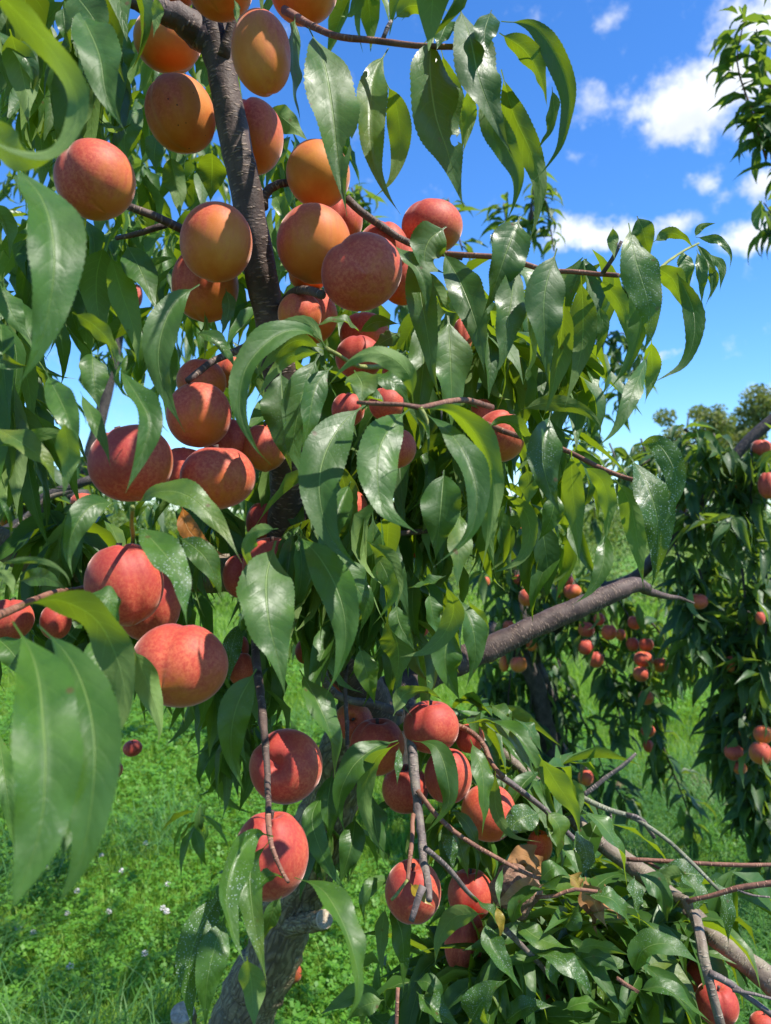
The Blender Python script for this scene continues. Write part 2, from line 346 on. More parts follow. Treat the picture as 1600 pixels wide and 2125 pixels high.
def tube(pts, radii, seg=12, step=.012, rough=.04, seed=0, cap=True):
    """a tapered, slightly knobbly branch through pts; UV in metres (along, around)"""
    r = np.random.RandomState(seed)
    pr = np.hstack([np.asarray(pts, float), np.asarray(radii, float)[:, None]])
    L = np.sum(np.linalg.norm(np.diff(pr[:, :3], axis=0), axis=1)); n = int(max(4, min(90, L/step)))
    c = catmull(pr, n); C, R = c[:, :3], np.maximum(c[:, 3], .0004)
    C = C + r.normal(0, 1, C.shape)*R[:, None]*rough*.6
    T = unit(np.gradient(C, axis=0)); ref = np.array([.13, -.99, .07])
    A = unit(np.cross(T, ref)); B = np.cross(T, A)
    V, UV, s = [], [], np.linspace(0, L, n+1)
    lob = r.normal(0, rough, (n+1, seg)); lob = (lob+np.roll(lob, 1, 1)+np.roll(lob, 1, 0))/1.7; lob = np.hstack([lob, lob[:, :1]])
    for i in range(n+1):
        for j in range(seg+1):
            a = 2*math.pi*j/seg; rr = R[i]*(1+lob[i, j])
            V.append(C[i]+rr*(math.cos(a)*A[i]+math.sin(a)*B[i])); UV.append((s[i], a*R[i]+.37*seed % 3))
    Fq = [(i*(seg+1)+j, i*(seg+1)+j+1, (i+1)*(seg+1)+j+1, (i+1)*(seg+1)+j) for i in range(n) for j in range(seg)]
    if cap:
        for e, rowi in ((0, 0), (1, n)):
            b = len(V); V.append(C[rowi]); UV.append((s[rowi], 0))
            for j in range(seg):
                x, y = rowi*(seg+1)+j, rowi*(seg+1)+j+1
                Fq.append((b, y, x, b) if e == 0 else (b, x, y, b))
    tri = [f for f in Fq if f[0] != f[3]]; caps = [f[:3] for f in Fq if f[0] == f[3]]
    me = bpy.data.meshes.new('branch'); me.from_pydata([tuple(v) for v in V], [], tri+caps)
    l = me.uv_layers.new(name='UVMap'); UV = np.array(UV, np.float32)
    idx = np.empty(len(me.loops), np.int32); me.loops.foreach_get('vertex_index', idx); l.data.foreach_set('uv', UV[idx].ravel())
    me.polygons.foreach_set('use_smooth', np.full(len(me.polygons), True)); me.update()
    return me

def leaf_grid(C, Nrm, W, k=4, fold=22, wave=.1, seed=0, teeth=.07, petiole=.06, recurve=.12, blunt=.6):
    """a lanceolate, finely toothed blade along C (n+1,3) with upper-side normals Nrm; returns V, F, UV"""
    r = np.random.RandomState(seed); n = len(C)-1
    T = unit(np.gradient(C, axis=0)); S = unit(np.cross(Nrm, T)); Nn = np.cross(T, S)
    t = np.linspace(0, 1, n+1)
    x = np.clip((t-petiole)/(1-petiole), 0, 1)
    rise = 1-(1-np.clip(x/.34, 0, 1))**2.3; fallq = .5*(1+np.cos(np.pi*np.clip((x-.26)/.74, 0, 1)))
    f = rise*fallq**blunt
    f = np.maximum(f, np.where(t < petiole+.02, .045, .012))
    hw = W*.5*f
    js = np.linspace(-1, 1, 2*k+1); fa = math.radians(fold)
    ph = r.uniform(0, 6.28, 2); fr = r.uniform(2.2, 3.6, 2)
    V = np.zeros((n+1, 2*k+1, 3)); UV = np.zeros((n+1, 2*k+1, 2))
    foldv = fa*(.75+.5*np.sin(t*3.1+ph[0]))
    for j, s in enumerate(js):
        a = abs(s); e = np.ones(n+1)
        if a == 1: e = 1+teeth*(np.where(np.arange(n+1) % 2 == 0, 1, -1)+r.normal(0, .3, n+1))*(x > .04)*(x < .97)
        side = 0 if s < 0 else 1
        lift = np.sin(foldv)*a-recurve*a*a*.5
        wv = wave*a*a*np.sin(fr[side]*2*math.pi*t+ph[side])
        V[:, j] = C+S*(hw*s*e*np.cos(foldv))[:, None]+Nn*(hw*(lift+wv))[:, None]
        UV[:, j, 0] = t; UV[:, j, 1] = .5+.5*s
    m = 2*k+1
    i, j = np.meshgrid(np.arange(n), np.arange(m-1), indexing='ij'); b = (i*m+j).ravel()
    Fq = np.stack([b, b+1, b+m+1, b+m], 1)[:, ::-1]
    return V.reshape(-1, 3), Fq[:, [0, 1, 2, 3]], UV.reshape(-1, 2)

def orient_up(V, Fq, Nrm_mid):
    """make the face normals agree with the leaf's upper side"""
    q = Fq[len(Fq)//2]; nrm = np.cross(V[q[1]]-V[q[0]], V[q[2]]-V[q[1]])
    return Fq[:, ::-1] if np.dot(nrm, Nrm_mid) < 0 else Fq

def punch(V, Fq, UV, u, v, ru, rv):
    """an insect hole: faces inside the ellipse go, the rim is drawn onto it"""
    q = np.hypot((UV[:, 0]-u)/ru, (UV[:, 1]-v)/rv); keep = ~(q[Fq] < 1).any(1)
    rim = np.unique(Fq[~keep]); rim = rim[q[rim] >= 1]; V = V.copy()
    def at(uu, vv):
        w = 1/(np.hypot((UV[:, 0]-uu)*8, (UV[:, 1]-vv))+1e-4)**4; return (V*w[:, None]).sum(0)/w.sum()
    c = V[np.argmin(q)]
    for i in rim: V[i] = c+(V[i]-c)*min(1, 1.05/q[i])
    return V, Fq[keep]

# shared leaf shapes (unit length, base at the origin, growing along +X and drooping to -Z, upper side up)
def leaf_variant(seed, n=9, k=2, droop=None, teeth=0.0):
    r = np.random.RandomState(seed)
    d = math.radians(droop if droop is not None else r.uniform(25, 110)); tw = r.uniform(-.5, .5); sw = r.uniform(-.35, .35)
    a = np.linspace(0, 1, n+1); ang = d*a**1.2
    dx = np.cos(ang); dz = -np.sin(ang); dy = np.sin(sw*a)*.6
    T = unit(np.stack([dx, dy, dz], 1)); C = np.vstack([[0, 0, 0], np.cumsum((T[1:]+T[:-1])/2/n, 0)])
    up = np.stack([np.sin(ang), 0*a, np.cos(ang)], 1); sd = np.cross(up, T)
    tws = tw*a; Nn = unit(up*np.cos(tws)[:, None]+sd*np.sin(tws)[:, None])
    V, Fq, UV = leaf_grid(C, Nn, (r.uniform(.19, .25) if k > 1 else r.uniform(.26, .33)), k=k, fold=r.uniform(16, 42), wave=.16, seed=seed, teeth=teeth, blunt=r.uniform(.7, 1.0))
    return V, orient_up(V, Fq, Nn[n//2]), UV
FINE = [leaf_variant(100+i, n=26, k=3, teeth=.03) for i in range(14)]
FAR = [leaf_variant(200+i, n=7, k=1) for i in range(12)]
_lib = {}
def variant_mesh(kind, i, mat):
    key = (kind, i, mat)
    if key not in _lib:
        V, Fq, UV = (FINE if kind == 'fine' else FAR)[i]
        me = mesh_np('leaf_shape', V, Fq, UV, np.zeros(len(V))); me.materials.append(M[mat]); _lib[key] = me
    return _lib[key]

class Foliage:
    """collects the leaves of one tree: the ones that show largest become parts of their own, the rest one part of kind stuff"""
    def __init__(s, parent, mat, kind, cap): s.p, s.mat, s.kind, s.cap, s.L = parent, mat, kind, cap, []
    def leaf(s, pos, yaw, pitch, roll, length, dust=0.0):
        mtx = Matrix.Translation(pos) @ Matrix.Rotation(yaw, 4, 'Z') @ Matrix.Rotation(pitch, 4, 'Y') @ Matrix.Rotation(roll, 4, 'X') @ Matrix.Scale(length, 4)
        s.L.append((length/max(.2, pos[1])-(10 if not s.inview(pos) else 0), mtx, rng.randrange(14 if s.kind == 'fine' else 12), dust, rng.random()))
    def inview(s, p):
        if p[1] < .15: return False
        px = 800+p[0]/p[1]*F; py = 1062.5-(p[2]-EYE)/p[1]*F
        return -30 < px < 1630 and -30 < py < 2150
    def whorl(s, pos, n=6, length=.12, spread=1.0, hang=0.5, dust=0.0, yaw0=None):
        y0 = rng.uniform(0, 6.28) if yaw0 is None else yaw0
        for i in range(n):
            s.leaf(Vector(pos)+Vector((rng.uniform(-.012, .012), rng.uniform(-.012, .012), rng.uniform(-.02, .02))),
                   y0+i*2.4+rng.uniform(-.4, .4), rng.uniform(hang-.55, hang+.45)*1.0, rng.uniform(-.5, .5), length*rng.uniform(.72, 1.15), dust*rng.random())
    def build(s, used=0):
        s.L.sort(key=lambda a: -a[0]); cap = max(0, s.cap-used)
        for (_, mtx, vi, dust, rn) in s.L[:cap]:
            o = link('leaf', variant_mesh(s.kind, vi, s.mat), None, s.p, (dust, 0, 0, 1)); o.matrix_basis = mtx
        rest = s.L[cap:]
        if not rest: return
        VV, FF, UU, RR, b = [], [], [], [], 0
        lib = FINE if s.kind == 'fine' and len(rest) < 900 else FAR
        for (_, mtx, vi, dust, rn) in rest:
            V, Fq, UV = lib[vi % len(lib)]; mt = np.array(mtx)
            VV.append(V @ mt[:3, :3].T+mt[:3, 3]); FF.append(Fq+b); UU.append(UV); RR.append(np.full(len(V), rn)); b += len(V)
        o = link('foliage', mesh_np('foliage', np.vstack(VV), np.vstack(FF), np.vstack(UU), np.concatenate(RR)), M[s.mat], None, (0, 0, 0, 1))
        o.parent = s.p; o.matrix_parent_inverse = s.p.matrix_world.inverted(); tag(o, kind='stuff')

def pix_poly(pts, d0, d1=None):
    d1 = d0 if d1 is None else d1; n = len(pts)
    return [P(x, y, d0+(d1-d0)*i/max(1, n-1)) for i, (x, y) in enumerate(pts)]

def parse(s): return [tuple(float(a) for a in q.split(',')) for q in s.split()]

# ------------------------------------------------------------------ ground, lawn, far trees
def ground():
    xs = np.concatenate([np.linspace(-900, -30, 12), np.linspace(-25, 25, 90), np.linspace(30, 900, 12)])
    ys = np.concatenate([np.linspace(-300, -6, 8), np.linspace(-5, 30, 110), np.linspace(35, 1200, 16)])
    X, Y = np.meshgrid(xs, ys, indexing='ij')
    Z = ground_z(X, Y)
    V = np.stack([X, Y, Z], -1).reshape(-1, 3); m = len(ys)
    i, j = np.meshgrid(np.arange(len(xs)-1), np.arange(m-1), indexing='ij'); b = (i*m+j).ravel()
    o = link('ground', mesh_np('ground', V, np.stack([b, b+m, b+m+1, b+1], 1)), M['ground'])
    tag(o, 'green meadow ground running from the peach trees to the far woodland', 'ground', kind='structure')
def ground_z(X, Y):
    return .025*np.sin(X*1.3+.4)*np.sin(Y*1.1)+.015*np.sin(X*3.1+Y*2.3)-.02
ground()

def vnoise(x, y, s, seed=0):
    """cheap smooth noise 0..1"""
    r = np.random.RandomState(seed); g = r.rand(64, 64)
    fx, fy = (x/s) % 64, (y/s) % 64; i, j = fx.astype(int), fy.astype(int); u, v = fx-i, fy-j
    u, v = u*u*(3-2*u), v*v*(3-2*v)
    return (g[i % 64, j % 64]*(1-u)*(1-v)+g[(i+1) % 64, j % 64]*u*(1-v)+g[i % 64, (j+1) % 64]*(1-u)*v+g[(i+1) % 64, (j+1) % 64]*u*v)

def wedge(n, y0, y1, pw, half=.53, seed=0):
    """n points on the meadow in front of the camera, denser near it"""
    r = np.random.RandomState(seed); y = y0+(y1-y0)*r.rand(n)**pw
    return (r.rand(n)*2-1)*(half*y+.35), y, r

def blades(name, n, y0, y1, pw, h0, h1, w0, mask=None, seed=0, mat='grass', bend=.6, label=None):
    x, y, r = wedge(n, y0, y1, pw, seed=seed)
    if mask is not None:
        k = mask(x, y, r); x, y = x[k], y[k]
    n = len(x); z = ground_z(x, y); h = (h0+(h1-h0)*r.rand(n)**1.6); far = np.clip(y/4, 1, 3.2)
    a = r.rand(n)*6.283; lean = bend*(.25+r.rand(n)); wd = w0*(.7+.6*r.rand(n))*far
    dx, dy = np.cos(a), np.sin(a); b = a+1.57+r.normal(0, .4, n); sx, sy = np.cos(b)*wd, np.sin(b)*wd
    V = np.zeros((n, 5, 3))
    for k, (q, wk) in enumerate(((0, 1), (0, -1), (.55, .8), (.55, -.8), (1, 0))):
        V[:, k, 0] = x+dx*lean*h*q**1.8+sx*wk; V[:, k, 1] = y+dy*lean*h*q**1.8+sy*wk
        V[:, k, 2] = z+h*(q-.32*lean*q**2.2)-.004
    base = np.arange(n)[:, None]*5
    F3 = np.concatenate([base+np.array(q) for q in ((0, 1, 3), (0, 3, 2), (2, 3, 4))], 0)
    o = link(name, mesh_np(name, V.reshape(-1, 3), F3, None, np.repeat(r.rand(n), 5)), M[mat])
    tag(o, label, 'grass', kind='stuff')

def clover(n):
    x, y, r = wedge(n, 2.0, 8.5, 1.5, seed=5)
    k = vnoise(x, y, .55, 3)+.25*(x < .2) > .42+.25*r.rand(len(x)); x, y = x[k], y[k]; n = len(x)
    z = ground_z(x, y)+.03+.06*r.rand(n); VV, FF, RR = [], [], []; sc_ = (.0065+.006*r.rand(n))*np.clip(y/3, 1, 1.8); rot = r.rand(n)*6.28
    tx, ty = r.normal(0, .35, n), r.normal(0, .35, n)
    for L in range(3):
        a = rot+L*2.094; cx, cy = np.cos(a), np.sin(a); px, py = -cy, cx
        V = np.zeros((n, 4, 3))
        for q, (u, v) in enumerate(((.05, 0), (.9, -.62), (1.55, 0), (.9, .62))):
            ox, oy = (cx*u+px*v)*sc_, (cy*u+py*v)*sc_
            V[:, q, 0] = x+ox; V[:, q, 1] = y+oy; V[:, q, 2] = z+ox*tx+oy*ty+.15*sc_*u
        b = np.arange(n)[:, None]*4+L*n*4
        VV.append(V.reshape(-1, 3)); FF.append(b+np.array([0, 1, 2, 3])); RR.append(np.repeat(r.rand(n), 4))
    o = link('clover', mesh_np('clover', np.vstack(VV), np.vstack(FF), None, np.concatenate(RR)), M['clover'])
    tag(o, 'low clover leaves spreading through the lawn', 'clover', kind='stuff')

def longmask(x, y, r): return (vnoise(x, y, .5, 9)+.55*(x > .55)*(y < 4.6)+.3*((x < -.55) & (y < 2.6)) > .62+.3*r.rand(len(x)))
blades('grass', 270000, 1.9, 7, 1.25, .035, .11, .0017, seed=1, label='short sunlit grass of the orchard lawn')
blades('meadow_grass', 65000, 5.5, 17, 1.3, .05, .16, .0022, seed=2, label='grass of the meadow farther back')
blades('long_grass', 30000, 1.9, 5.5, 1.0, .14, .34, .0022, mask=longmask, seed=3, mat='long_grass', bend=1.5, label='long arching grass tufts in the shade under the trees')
clover(52000)

for i, (px, py, wh) in enumerate([(37,1925,'nearest the left edge of the lawn'),(68,1937,'beside the one nearest the left edge'),(140,1895,'in the clover left of the hanging big leaves, on its own'),(145,2006,'closest to the camera in the lawn'),
        (225,1893,'under the tips of the big near leaves'),(338,1885,'upper of a close pair beside the dusty hanging leaves'),(346,1892,'lower of a close pair beside the dusty hanging leaves'),(302,1750,'farthest away in the sunny lawn'),(348,1836,'close above the pair beside the dusty leaves'),
        (252,1808,'below the farthest one in the sunny lawn'),(210,1776,'left of the farthest one, half sunk in grass'),(95,1800,'between the big near leaves and the left edge'),(160,1850,'just below the longest near leaf'),(300,1980,'among the long grass at the bottom')]):
    d = EYE*F/(py-1062.5)*.965; p = P(px, py, d); hz = p.z
    r = np.random.RandomState(40+i); VV, FF = [], []
    for k in range(46):                                          # a round head of narrow florets
        dv = unit(r.normal(0, 1, 3)); dv[2] = abs(dv[2])*1.1-.35; dv = unit(dv); sdv = unit(np.cross(dv, [.3, .2, 1])); R = .0105
        b = len(VV); VV += [dv*R*.3+sdv*.0012, dv*R*.3-sdv*.0012, dv*R+sdv*.0022, dv*R*1.1, dv*R-sdv*.0022]; FF += [(b, b+1, b+4), (b, b+4, b+2), (b+2, b+4, b+3)]
    me = mesh_np('bloom', np.array(VV), np.array(FF), None, None, False)
    root = empty('clover_flower', (p.x, d, hz-.07), 'white clover flower '+wh, 'flower', 'white clover flowers in the lawn')
    bo = link('bloom', me, M['clover_white'], None); bo.parent = root; bo.location = (0, 0, .07)
    so_ = link('stem', tube([(0, 0, -.03), (.003, 0, .02), (0, 0, .068)], [.0012, .001, .001], seg=5, step=.03), M['twig_green'], None); so_.parent = root

# bare worn patch under the right hand trees
pr = P(1490, 1622, 4.15); n = 26
ang = np.linspace(0, 6.283, n, endpoint=False); rr = nr.uniform(.75, 1.2, n); ring = np.stack([pr.x+.34*rr*np.cos(ang), pr.y+.42*rr*np.sin(ang)], 1)
zz = ground_z(ring[:, 0], ring[:, 1])+.012; V = np.vstack([np.c_[ring, zz], [[pr.x, pr.y, ground_z(pr.x, pr.y)+.045]]])
tag(link('soil_patch', mesh_np('soil_patch', V, [(i, (i+1) % n, n) for i in range(n)]), M['soil']), 'patch of bare brown soil in the sunny lawn', 'soil', kind='structure')

def clump_mesh(centres, radii, n, size, r, squash=.8):
    """leaf sized faces scattered through the volume of a crown's clumps"""
    c = np.asarray(centres); w = np.asarray(radii)**2.2; pick = r.choice(len(c), n, p=w/w.sum())
    d = unit(r.normal(0, 1, (n, 3))); q = r.rand(n)**.42
    pos = c[pick]+d*(np.asarray(radii)[pick]*q)[:, None]*np.array([1, 1, squash])
    a = unit(r.normal(0, 1, (n, 3))+d*.5); b = unit(np.cross(a, r.normal(0, 1, (n, 3)))); s = (size*(.55+.9*r.rand(n)))[:, None]
    V = np.stack([pos-a*s, pos+b*s*.5, pos+a*s, pos-b*s*.5], 1).reshape(-1, 3)
    Fq = np.arange(n)[:, None]*4+np.array([0, 1, 2, 3])
    uv = np.tile(np.array([[0, .5], [.5, 1], [1, .5], [.5, 0]]), (n, 1))
    return V, Fq, uv, np.repeat(r.rand(n), 4)

def woodland_tree(px, y, h, spread, seed, label, n=7000):
    r = np.random.RandomState(seed); x = (px-800)/F*y
    root = empty('woodland_tree', (x, y, 0), label, 'tree', 'trees at the far edge of the meadow')
    tb = tube([(x, y, -.3), (x+.2, y, h*.3), (x-.1, y+.1, h*.55), (x+.15, y, h*.9)], [h*.03, h*.024, h*.016, .04], seg=9, step=.5)
    link('trunk', tb, M['bark_far'], root)
    cs, rs = [], []
    for k in range(26):
        a = r.rand()*6.283; q = r.rand()**.6; zz = h*(.34+.62*r.rand()); lim = spread*math.sqrt(max(.05, 1-((zz/h-.58)/.46)**2))
        cs.append((x+math.cos(a)*q*lim, y+math.sin(a)*q*lim, zz)); rs.append(spread*r.uniform(.16, .34))
    for k in range(9):
        link('limb', tube([(x, y, h*(.22+.05*k)), ((x+cs[k][0])/2, (y+cs[k][1])/2, (h*(.22+.05*k)+cs[k][2])/2+.4), cs[k]], [h*.012, h*.009, .03], seg=6, step=.6), M['bark_far'], root)
    V, Fq, uv, rn = clump_mesh(cs, rs, n, .17, r)
    tag(link('crown', mesh_np('crown', V, Fq, uv, rn), M['leaf_wood'], root), kind='stuff')
woodland_tree(1425, 58, 9.7, 4.0, 1, 'broad olive green tree at the far edge of the meadow, lower one to the left')
woodland_tree(1580, 62, 10.9, 4.4, 2, 'tallest sunlit tree on the horizon behind the right peach tree', 9000)
woodland_tree(1500, 75, 11.6, 3.8, 3, 'thin gappy tree between the two broad woodland trees on the horizon', 5000)
woodland_tree(1760, 66, 11, 4.6, 4, 'large woodland tree cut off by the right edge of the view', 6000)
woodland_tree(1215, 80, 5.2, 1.8, 5, 'small lone tree top on the horizon behind the hanging peach leaves', 2500)
woodland_tree(640, 90, 7, 3.4, 6, 'woodland tree hidden behind the near peach tree trunk', 2500)
woodland_tree(150, 85, 6.5, 3.4, 7, 'low woodland tree far behind the left peach branches', 2500)

def brush_band():
    r = np.random.RandomState(3); cs, rs = [], []
    for k in range(420):
        y = r.uniform(11, 24); x = r.uniform(-.55, .58)*y; hh = .45+.75*vnoise(np.array([x]), np.array([y]), 2.2, 5)[0]
        cs.append((x, y, hh*.45)); rs.append(hh*.62)
    V, Fq, uv, rn = clump_mesh(cs, rs, 60000, .036, r, .8)
    tag(link('brush', mesh_np('brush', V, Fq, uv, rn), M['leaf_brush']), 'rough band of yellow green weeds and brush behind the orchard lawn', 'brush', kind='stuff')
brush_band()

def hedge():
    r = np.random.RandomState(8); cs, rs = [], []
    for k in range(260):
        y = r.uniform(27, 34); x = r.uniform(-.62, .62)*y; hh = 1.3+1.5*vnoise(np.array([x]), np.array([y]), 3.1, 6)[0]
        cs.append((x, y, hh*.45)); rs.append(hh*.6)
    V, Fq, uv, rn = clump_mesh(cs, rs, 60000, .075, r, .8)
    tag(link('hedge', mesh_np('hedge', V, Fq, uv, rn), M['leaf_brush']), 'long uneven hedge closing off the far side of the meadow', 'hedge', kind='stuff')
hedge()

# ------------------------------------------------------------------ every peach: centre x, y, seen width, height (photograph px), depth or 0, label, options
PEACHES = [
(348,85,152,136,.90,'orange peach just under the dark side branch at the top left',dict(red=.12,spin=.5)),
(376,237,154,168,.87,'orange peach with black scab spots pressed behind the upper limb',dict(red=.16,spots=1.0,spin=-2.4,tilt=-15)),
(525,285,142,158,.90,'orange red peach right of the upper limb with a sunlit right rim',dict(red=.38)),
(543,110,132,218,.74,'long egg shaped peach hanging against the top of the upper limb',dict(red=.48,tilt=-8,mesh=5,spin=1.2)),
(458,-24,150,130,.76,'peach cut by the top edge right of the dark branch fork',dict(red=.35)),
(630,-18,150,142,.84,'orange peach cut by the top edge above the red twig',dict(red=.25)),
(360,-30,110,90,.90,'red peach mostly hidden above the dark side branch at the top',dict(red=.8)),
(200,375,172,172,0,'large red topped peach at the left behind the blurred curled leaf',dict(red=.55,spin=-2.0,tilt=-20)),
(449,503,154,172,.765,'smooth red and yellow peach overlapping the left of the upper limb',dict(red=.52,spin=2.5)),
(427,592,146,158,.85,'shaded orange peach tucked under the smooth red and yellow one',dict(red=.3)),
(660,362,136,146,.84,'orange peach partly covered by the glossy hanging leaf right of the limb',dict(red=.22,spin=2)),
(654,506,160,168,.80,'round red peach in the middle of the cluster right of the limb',dict(red=.5,spin=2.6)),
(712,458,84,96,.93,'small slice of peach behind the round red one by the twig',dict(red=.45)),
(795,520,112,124,.88,'pinkish peach behind the big dark red one in the upper cluster',dict(red=.6)),
(750,564,160,170,.74,'big dark red peach with its tip toward us in the upper cluster',dict(red=.92,pose='tip',tilt=-25)),
(897,470,130,116,.92,'pink peach standing against the blue sky above the pale leaf',dict(red=.65)),
(640,568,84,76,.90,'pale orange peach under the round red one in the upper cluster',dict(red=.15)),
(640,655,118,124,.90,'deeply cleft peach with a dark twig bent over it beside the limb',dict(red=.3,spin=-1.57)),
(622,652,92,94,.80,'small orange peach in front of the cleft one under the bent twig',dict(red=.2)),
(757,697,106,100,.92,'orange pink peach below the big dark red one behind arched leaves',dict(red=.45)),
(745,742,100,92,.86,'dark red peach under the arched leaves in the centre of the tree',dict(red=.9)),
(838,572,108,128,.90,'half hidden peach right of the big dark red one',dict(red=.5)),
(413,861,136,140,.80,'bright red peach above the pair at the left of the lower limb',dict(red=.78,spin=2.2)),
(272,961,176,168,.70,'large red peach behind the twisted yellow green leaf at the left',dict(red=.78,spin=-1.9,tilt=-20)),
(452,990,156,138,.74,'deep red peach beside the large one at the left of the limb',dict(red=.86,spin=2.4)),
(380,985,110,120,.80,'shaded dark red peach wedged between the large and the deep red one',dict(red=.7)),
(472,915,96,100,.86,'red peach seen behind the bright red one next to the limb',dict(red=.75)),
(418,792,104,100,.88,'orange peach behind the thin branch above the bright red one',dict(red=.22)),
(478,772,62,70,.93,'small orange peach glimpsed left of the limb above the bright red one',dict(red=.2)),
(550,928,92,104,.86,'orange peach left of the shaded limb behind a long leaf',dict(red=.2)),
(258,1212,164,182,.68,'red double looking peach under the whorl of leaves at the left',dict(red=.72,tilt=-12,spin=-.9)),
(308,1255,130,164,.74,'dark red peach tucked behind the double looking one',dict(red=.75,spin=-1.2)),
(372,1378,178,202,.64,'large orange red peach at the bottom of the left cluster',dict(red=.78,pose='tip',tilt=20)),
(22,1285,96,94,.75,'red peach at the left edge behind the reddish shoot',dict(red=.75)),
(115,1290,66,80,.78,'dark red peach hidden behind the big near leaves at the left',dict(red=.75)),
(565,1180,126,140,.88,'shaded red peach behind the broad dark leaf at the centre',dict(red=.6)),
(502,1195,84,96,.92,'small shaded red peach left of the broad dark leaf',dict(red=.65)),
(545,1085,70,92,1.0,'pink peach with a twig in front near the foot of the limb',dict(red=.7)),
(676,1095,76,112,.98,'peach behind the long leaf right of the limb foot',dict(red=.65)),
(710,1140,62,92,1.0,'narrow sliver of dark red peach under the orange one at the centre',dict(red=.75)),
(726,1065,78,104,1.02,'orange peach right of the limb between two hanging leaves',dict(red=.5)),
(762,1222,62,100,1.05,'half peach lit on its left beside the hanging dark leaf at the centre',dict(red=.6)),
(865,1075,30,48,1.5,'tiny pointed pink peach farther back among the centre leaves',dict(red=.8)),
(860,1132,46,54,1.35,'small red peach hanging among thin twigs behind the centre leaves',dict(red=.8)),
(822,1108,40,52,1.4,'dark red peach left of the thin pale twigs behind the centre leaves',dict(red=.85)),
(888,1138,36,48,1.4,'red peach right of the thin pale twigs behind the centre leaves',dict(red=.8)),
(856,1262,48,64,1.3,'small red peach behind the toothed leaf below the centre',dict(red=.75)),
(874,1302,34,40,1.35,'red peach just below another behind the toothed leaf',dict(red=.8)),
(636,1352,48,54,1.25,'small pink peach left of the thick dark limb',dict(red=.75)),
(694,1415,56,64,1.2,'red peach behind the knotty grey twig at the crotch of the tree',dict(red=.7)),
(500,1388,54,74,1.1,'red peach peeping from behind the broad leaf left of the hanging twig',dict(red=.7)),
(497,1345,40,56,1.2,'small red peach behind the spray speckled leaf left of the centre',dict(red=.7)),
(535,1450,40,50,1.25,'orange peach behind the upper part of the hanging twig',dict(red=.4)),
(42,950,42,46,1.6,'orange peach among pale leaves at the far left',dict(red=.35)),
(172,1042,52,42,1.5,'orange peach under the grey branch at the left',dict(red=.4)),
(172,497,34,64,1.3,'red peach sliver behind the large blurred leaf at the left',dict(red=.75)),
(282,615,28,58,1.4,'pink peach sliver between dark veined leaves at the upper left',dict(red=.7)),
(722,850,66,74,.80,'red peach behind the shaded leaves left of the leafy shoot',dict(red=.8)),
(802,838,72,74,.78,'dark red peach just above the leafy shoot at the centre',dict(red=.8)),
(825,930,74,84,.76,'red peach hidden behind the pale leaves of the centre shoot',dict(red=.7)),
(822,775,60,62,.92,'shaded peach under the bright arched leaf at the centre',dict(red=.7)),
(1038,905,108,110,.88,'pink and orange peach right of the centre behind hanging leaves',dict(red=.5,tilt=35)),
(1000,860,50,70,.93,'red peach sliver left of the pink and orange one',dict(red=.7)),
(960,698,42,82,.93,'orange peach sliver behind the dark hanging leaves right of centre',dict(red=.4)),
(594,1590,153,158,.77,'round red peach with the hanging twig crossing its stem hollow',dict(red=.85,pose='front',tilt=-30,spin=1.9,stalk=False)),
(562,1775,158,194,.71,'cleft pink red peach hanging lowest on the hanging twig',dict(red=.80,spin=-1.55)),
(733,1497,80,86,1.15,'orange peach with a knotty twig in front in the lower middle',dict(red=.28,pose='front')),
(784,1549,118,120,1.10,'red peach left of the topmost one in the lower middle cluster',dict(red=.6)),
(894,1508,113,114,1.05,'topmost speckled pink peach of the lower middle cluster',dict(red=.85)),
(841,1637,99,104,1.15,'spotted red peach behind the grey branch in the lower middle cluster',dict(red=.72,spots=.5)),
(930,1610,102,118,1.06,'red peach behind the drooping leaf right of the grey branch',dict(red=.82)),
(1012,1686,120,120,1.08,'orange red peach behind the straight bright leaf right of the grey branch',dict(red=.45)),
(857,1850,124,137,.95,'red and orange peach below with a yellow leaf in front of it',dict(red=.62,spin=-1.6)),
(977,1856,100,110,1.08,'pink peach left of the dry brown leaves',dict(red=.68)),
(963,1952,84,146,1.03,'long pink peach with dark specks below the dry brown leaves',dict(red=.62,spots=.8,tilt=8)),
(1120,1756,58,68,1.12,'orange peach under the speckled leaf above the dry brown leaves',dict(red=.35)),
(975,1532,62,64,1.14,'dark red peach behind the red twig right of the topmost one',dict(red=.8)),
(985,1792,44,44,1.25,'red peach glimpsed above the pink one near the dry leaves',dict(red=.7)),
(775,1692,26,44,1.9,'small far red peach low behind the hanging leaves in the middle',dict(red=.75)),
(1465,2026,90,90,1.02,'pink peach behind the bent grey branch at the lower right',dict(red=.78)),
(1488,2083,99,96,.97,'lower pink peach crossed by the bent grey branch at the lower right',dict(red=.8,spin=-1.7)),
(1587,2128,70,60,.98,'pink peach cut by the bottom right corner',dict(red=.7)),
(1195,2060,98,76,1.05,'dark red peach under the leaves at the bottom, right of its neighbours',dict(red=.85)),
(1146,2082,70,64,1.02,'small red peach under the leaves at the bottom, left of its neighbours',dict(red=.85)),
(1207,2118,104,76,1.0,'red peach at the bottom edge under glossy bright leaves',dict(red=.8)),
(1283,2100,60,80,1.02,'orange red peach at the bottom edge left of the bent branch',dict(red=.5)),
(238,1597,36,38,1.5,'small red peach low under the near leaves at the left above the lawn',dict(red=.75)),
(275,1553,40,36,1.45,'red peach half covered by leaves just above the small low one at the left',dict(red=.7)),
]
B = 3.2
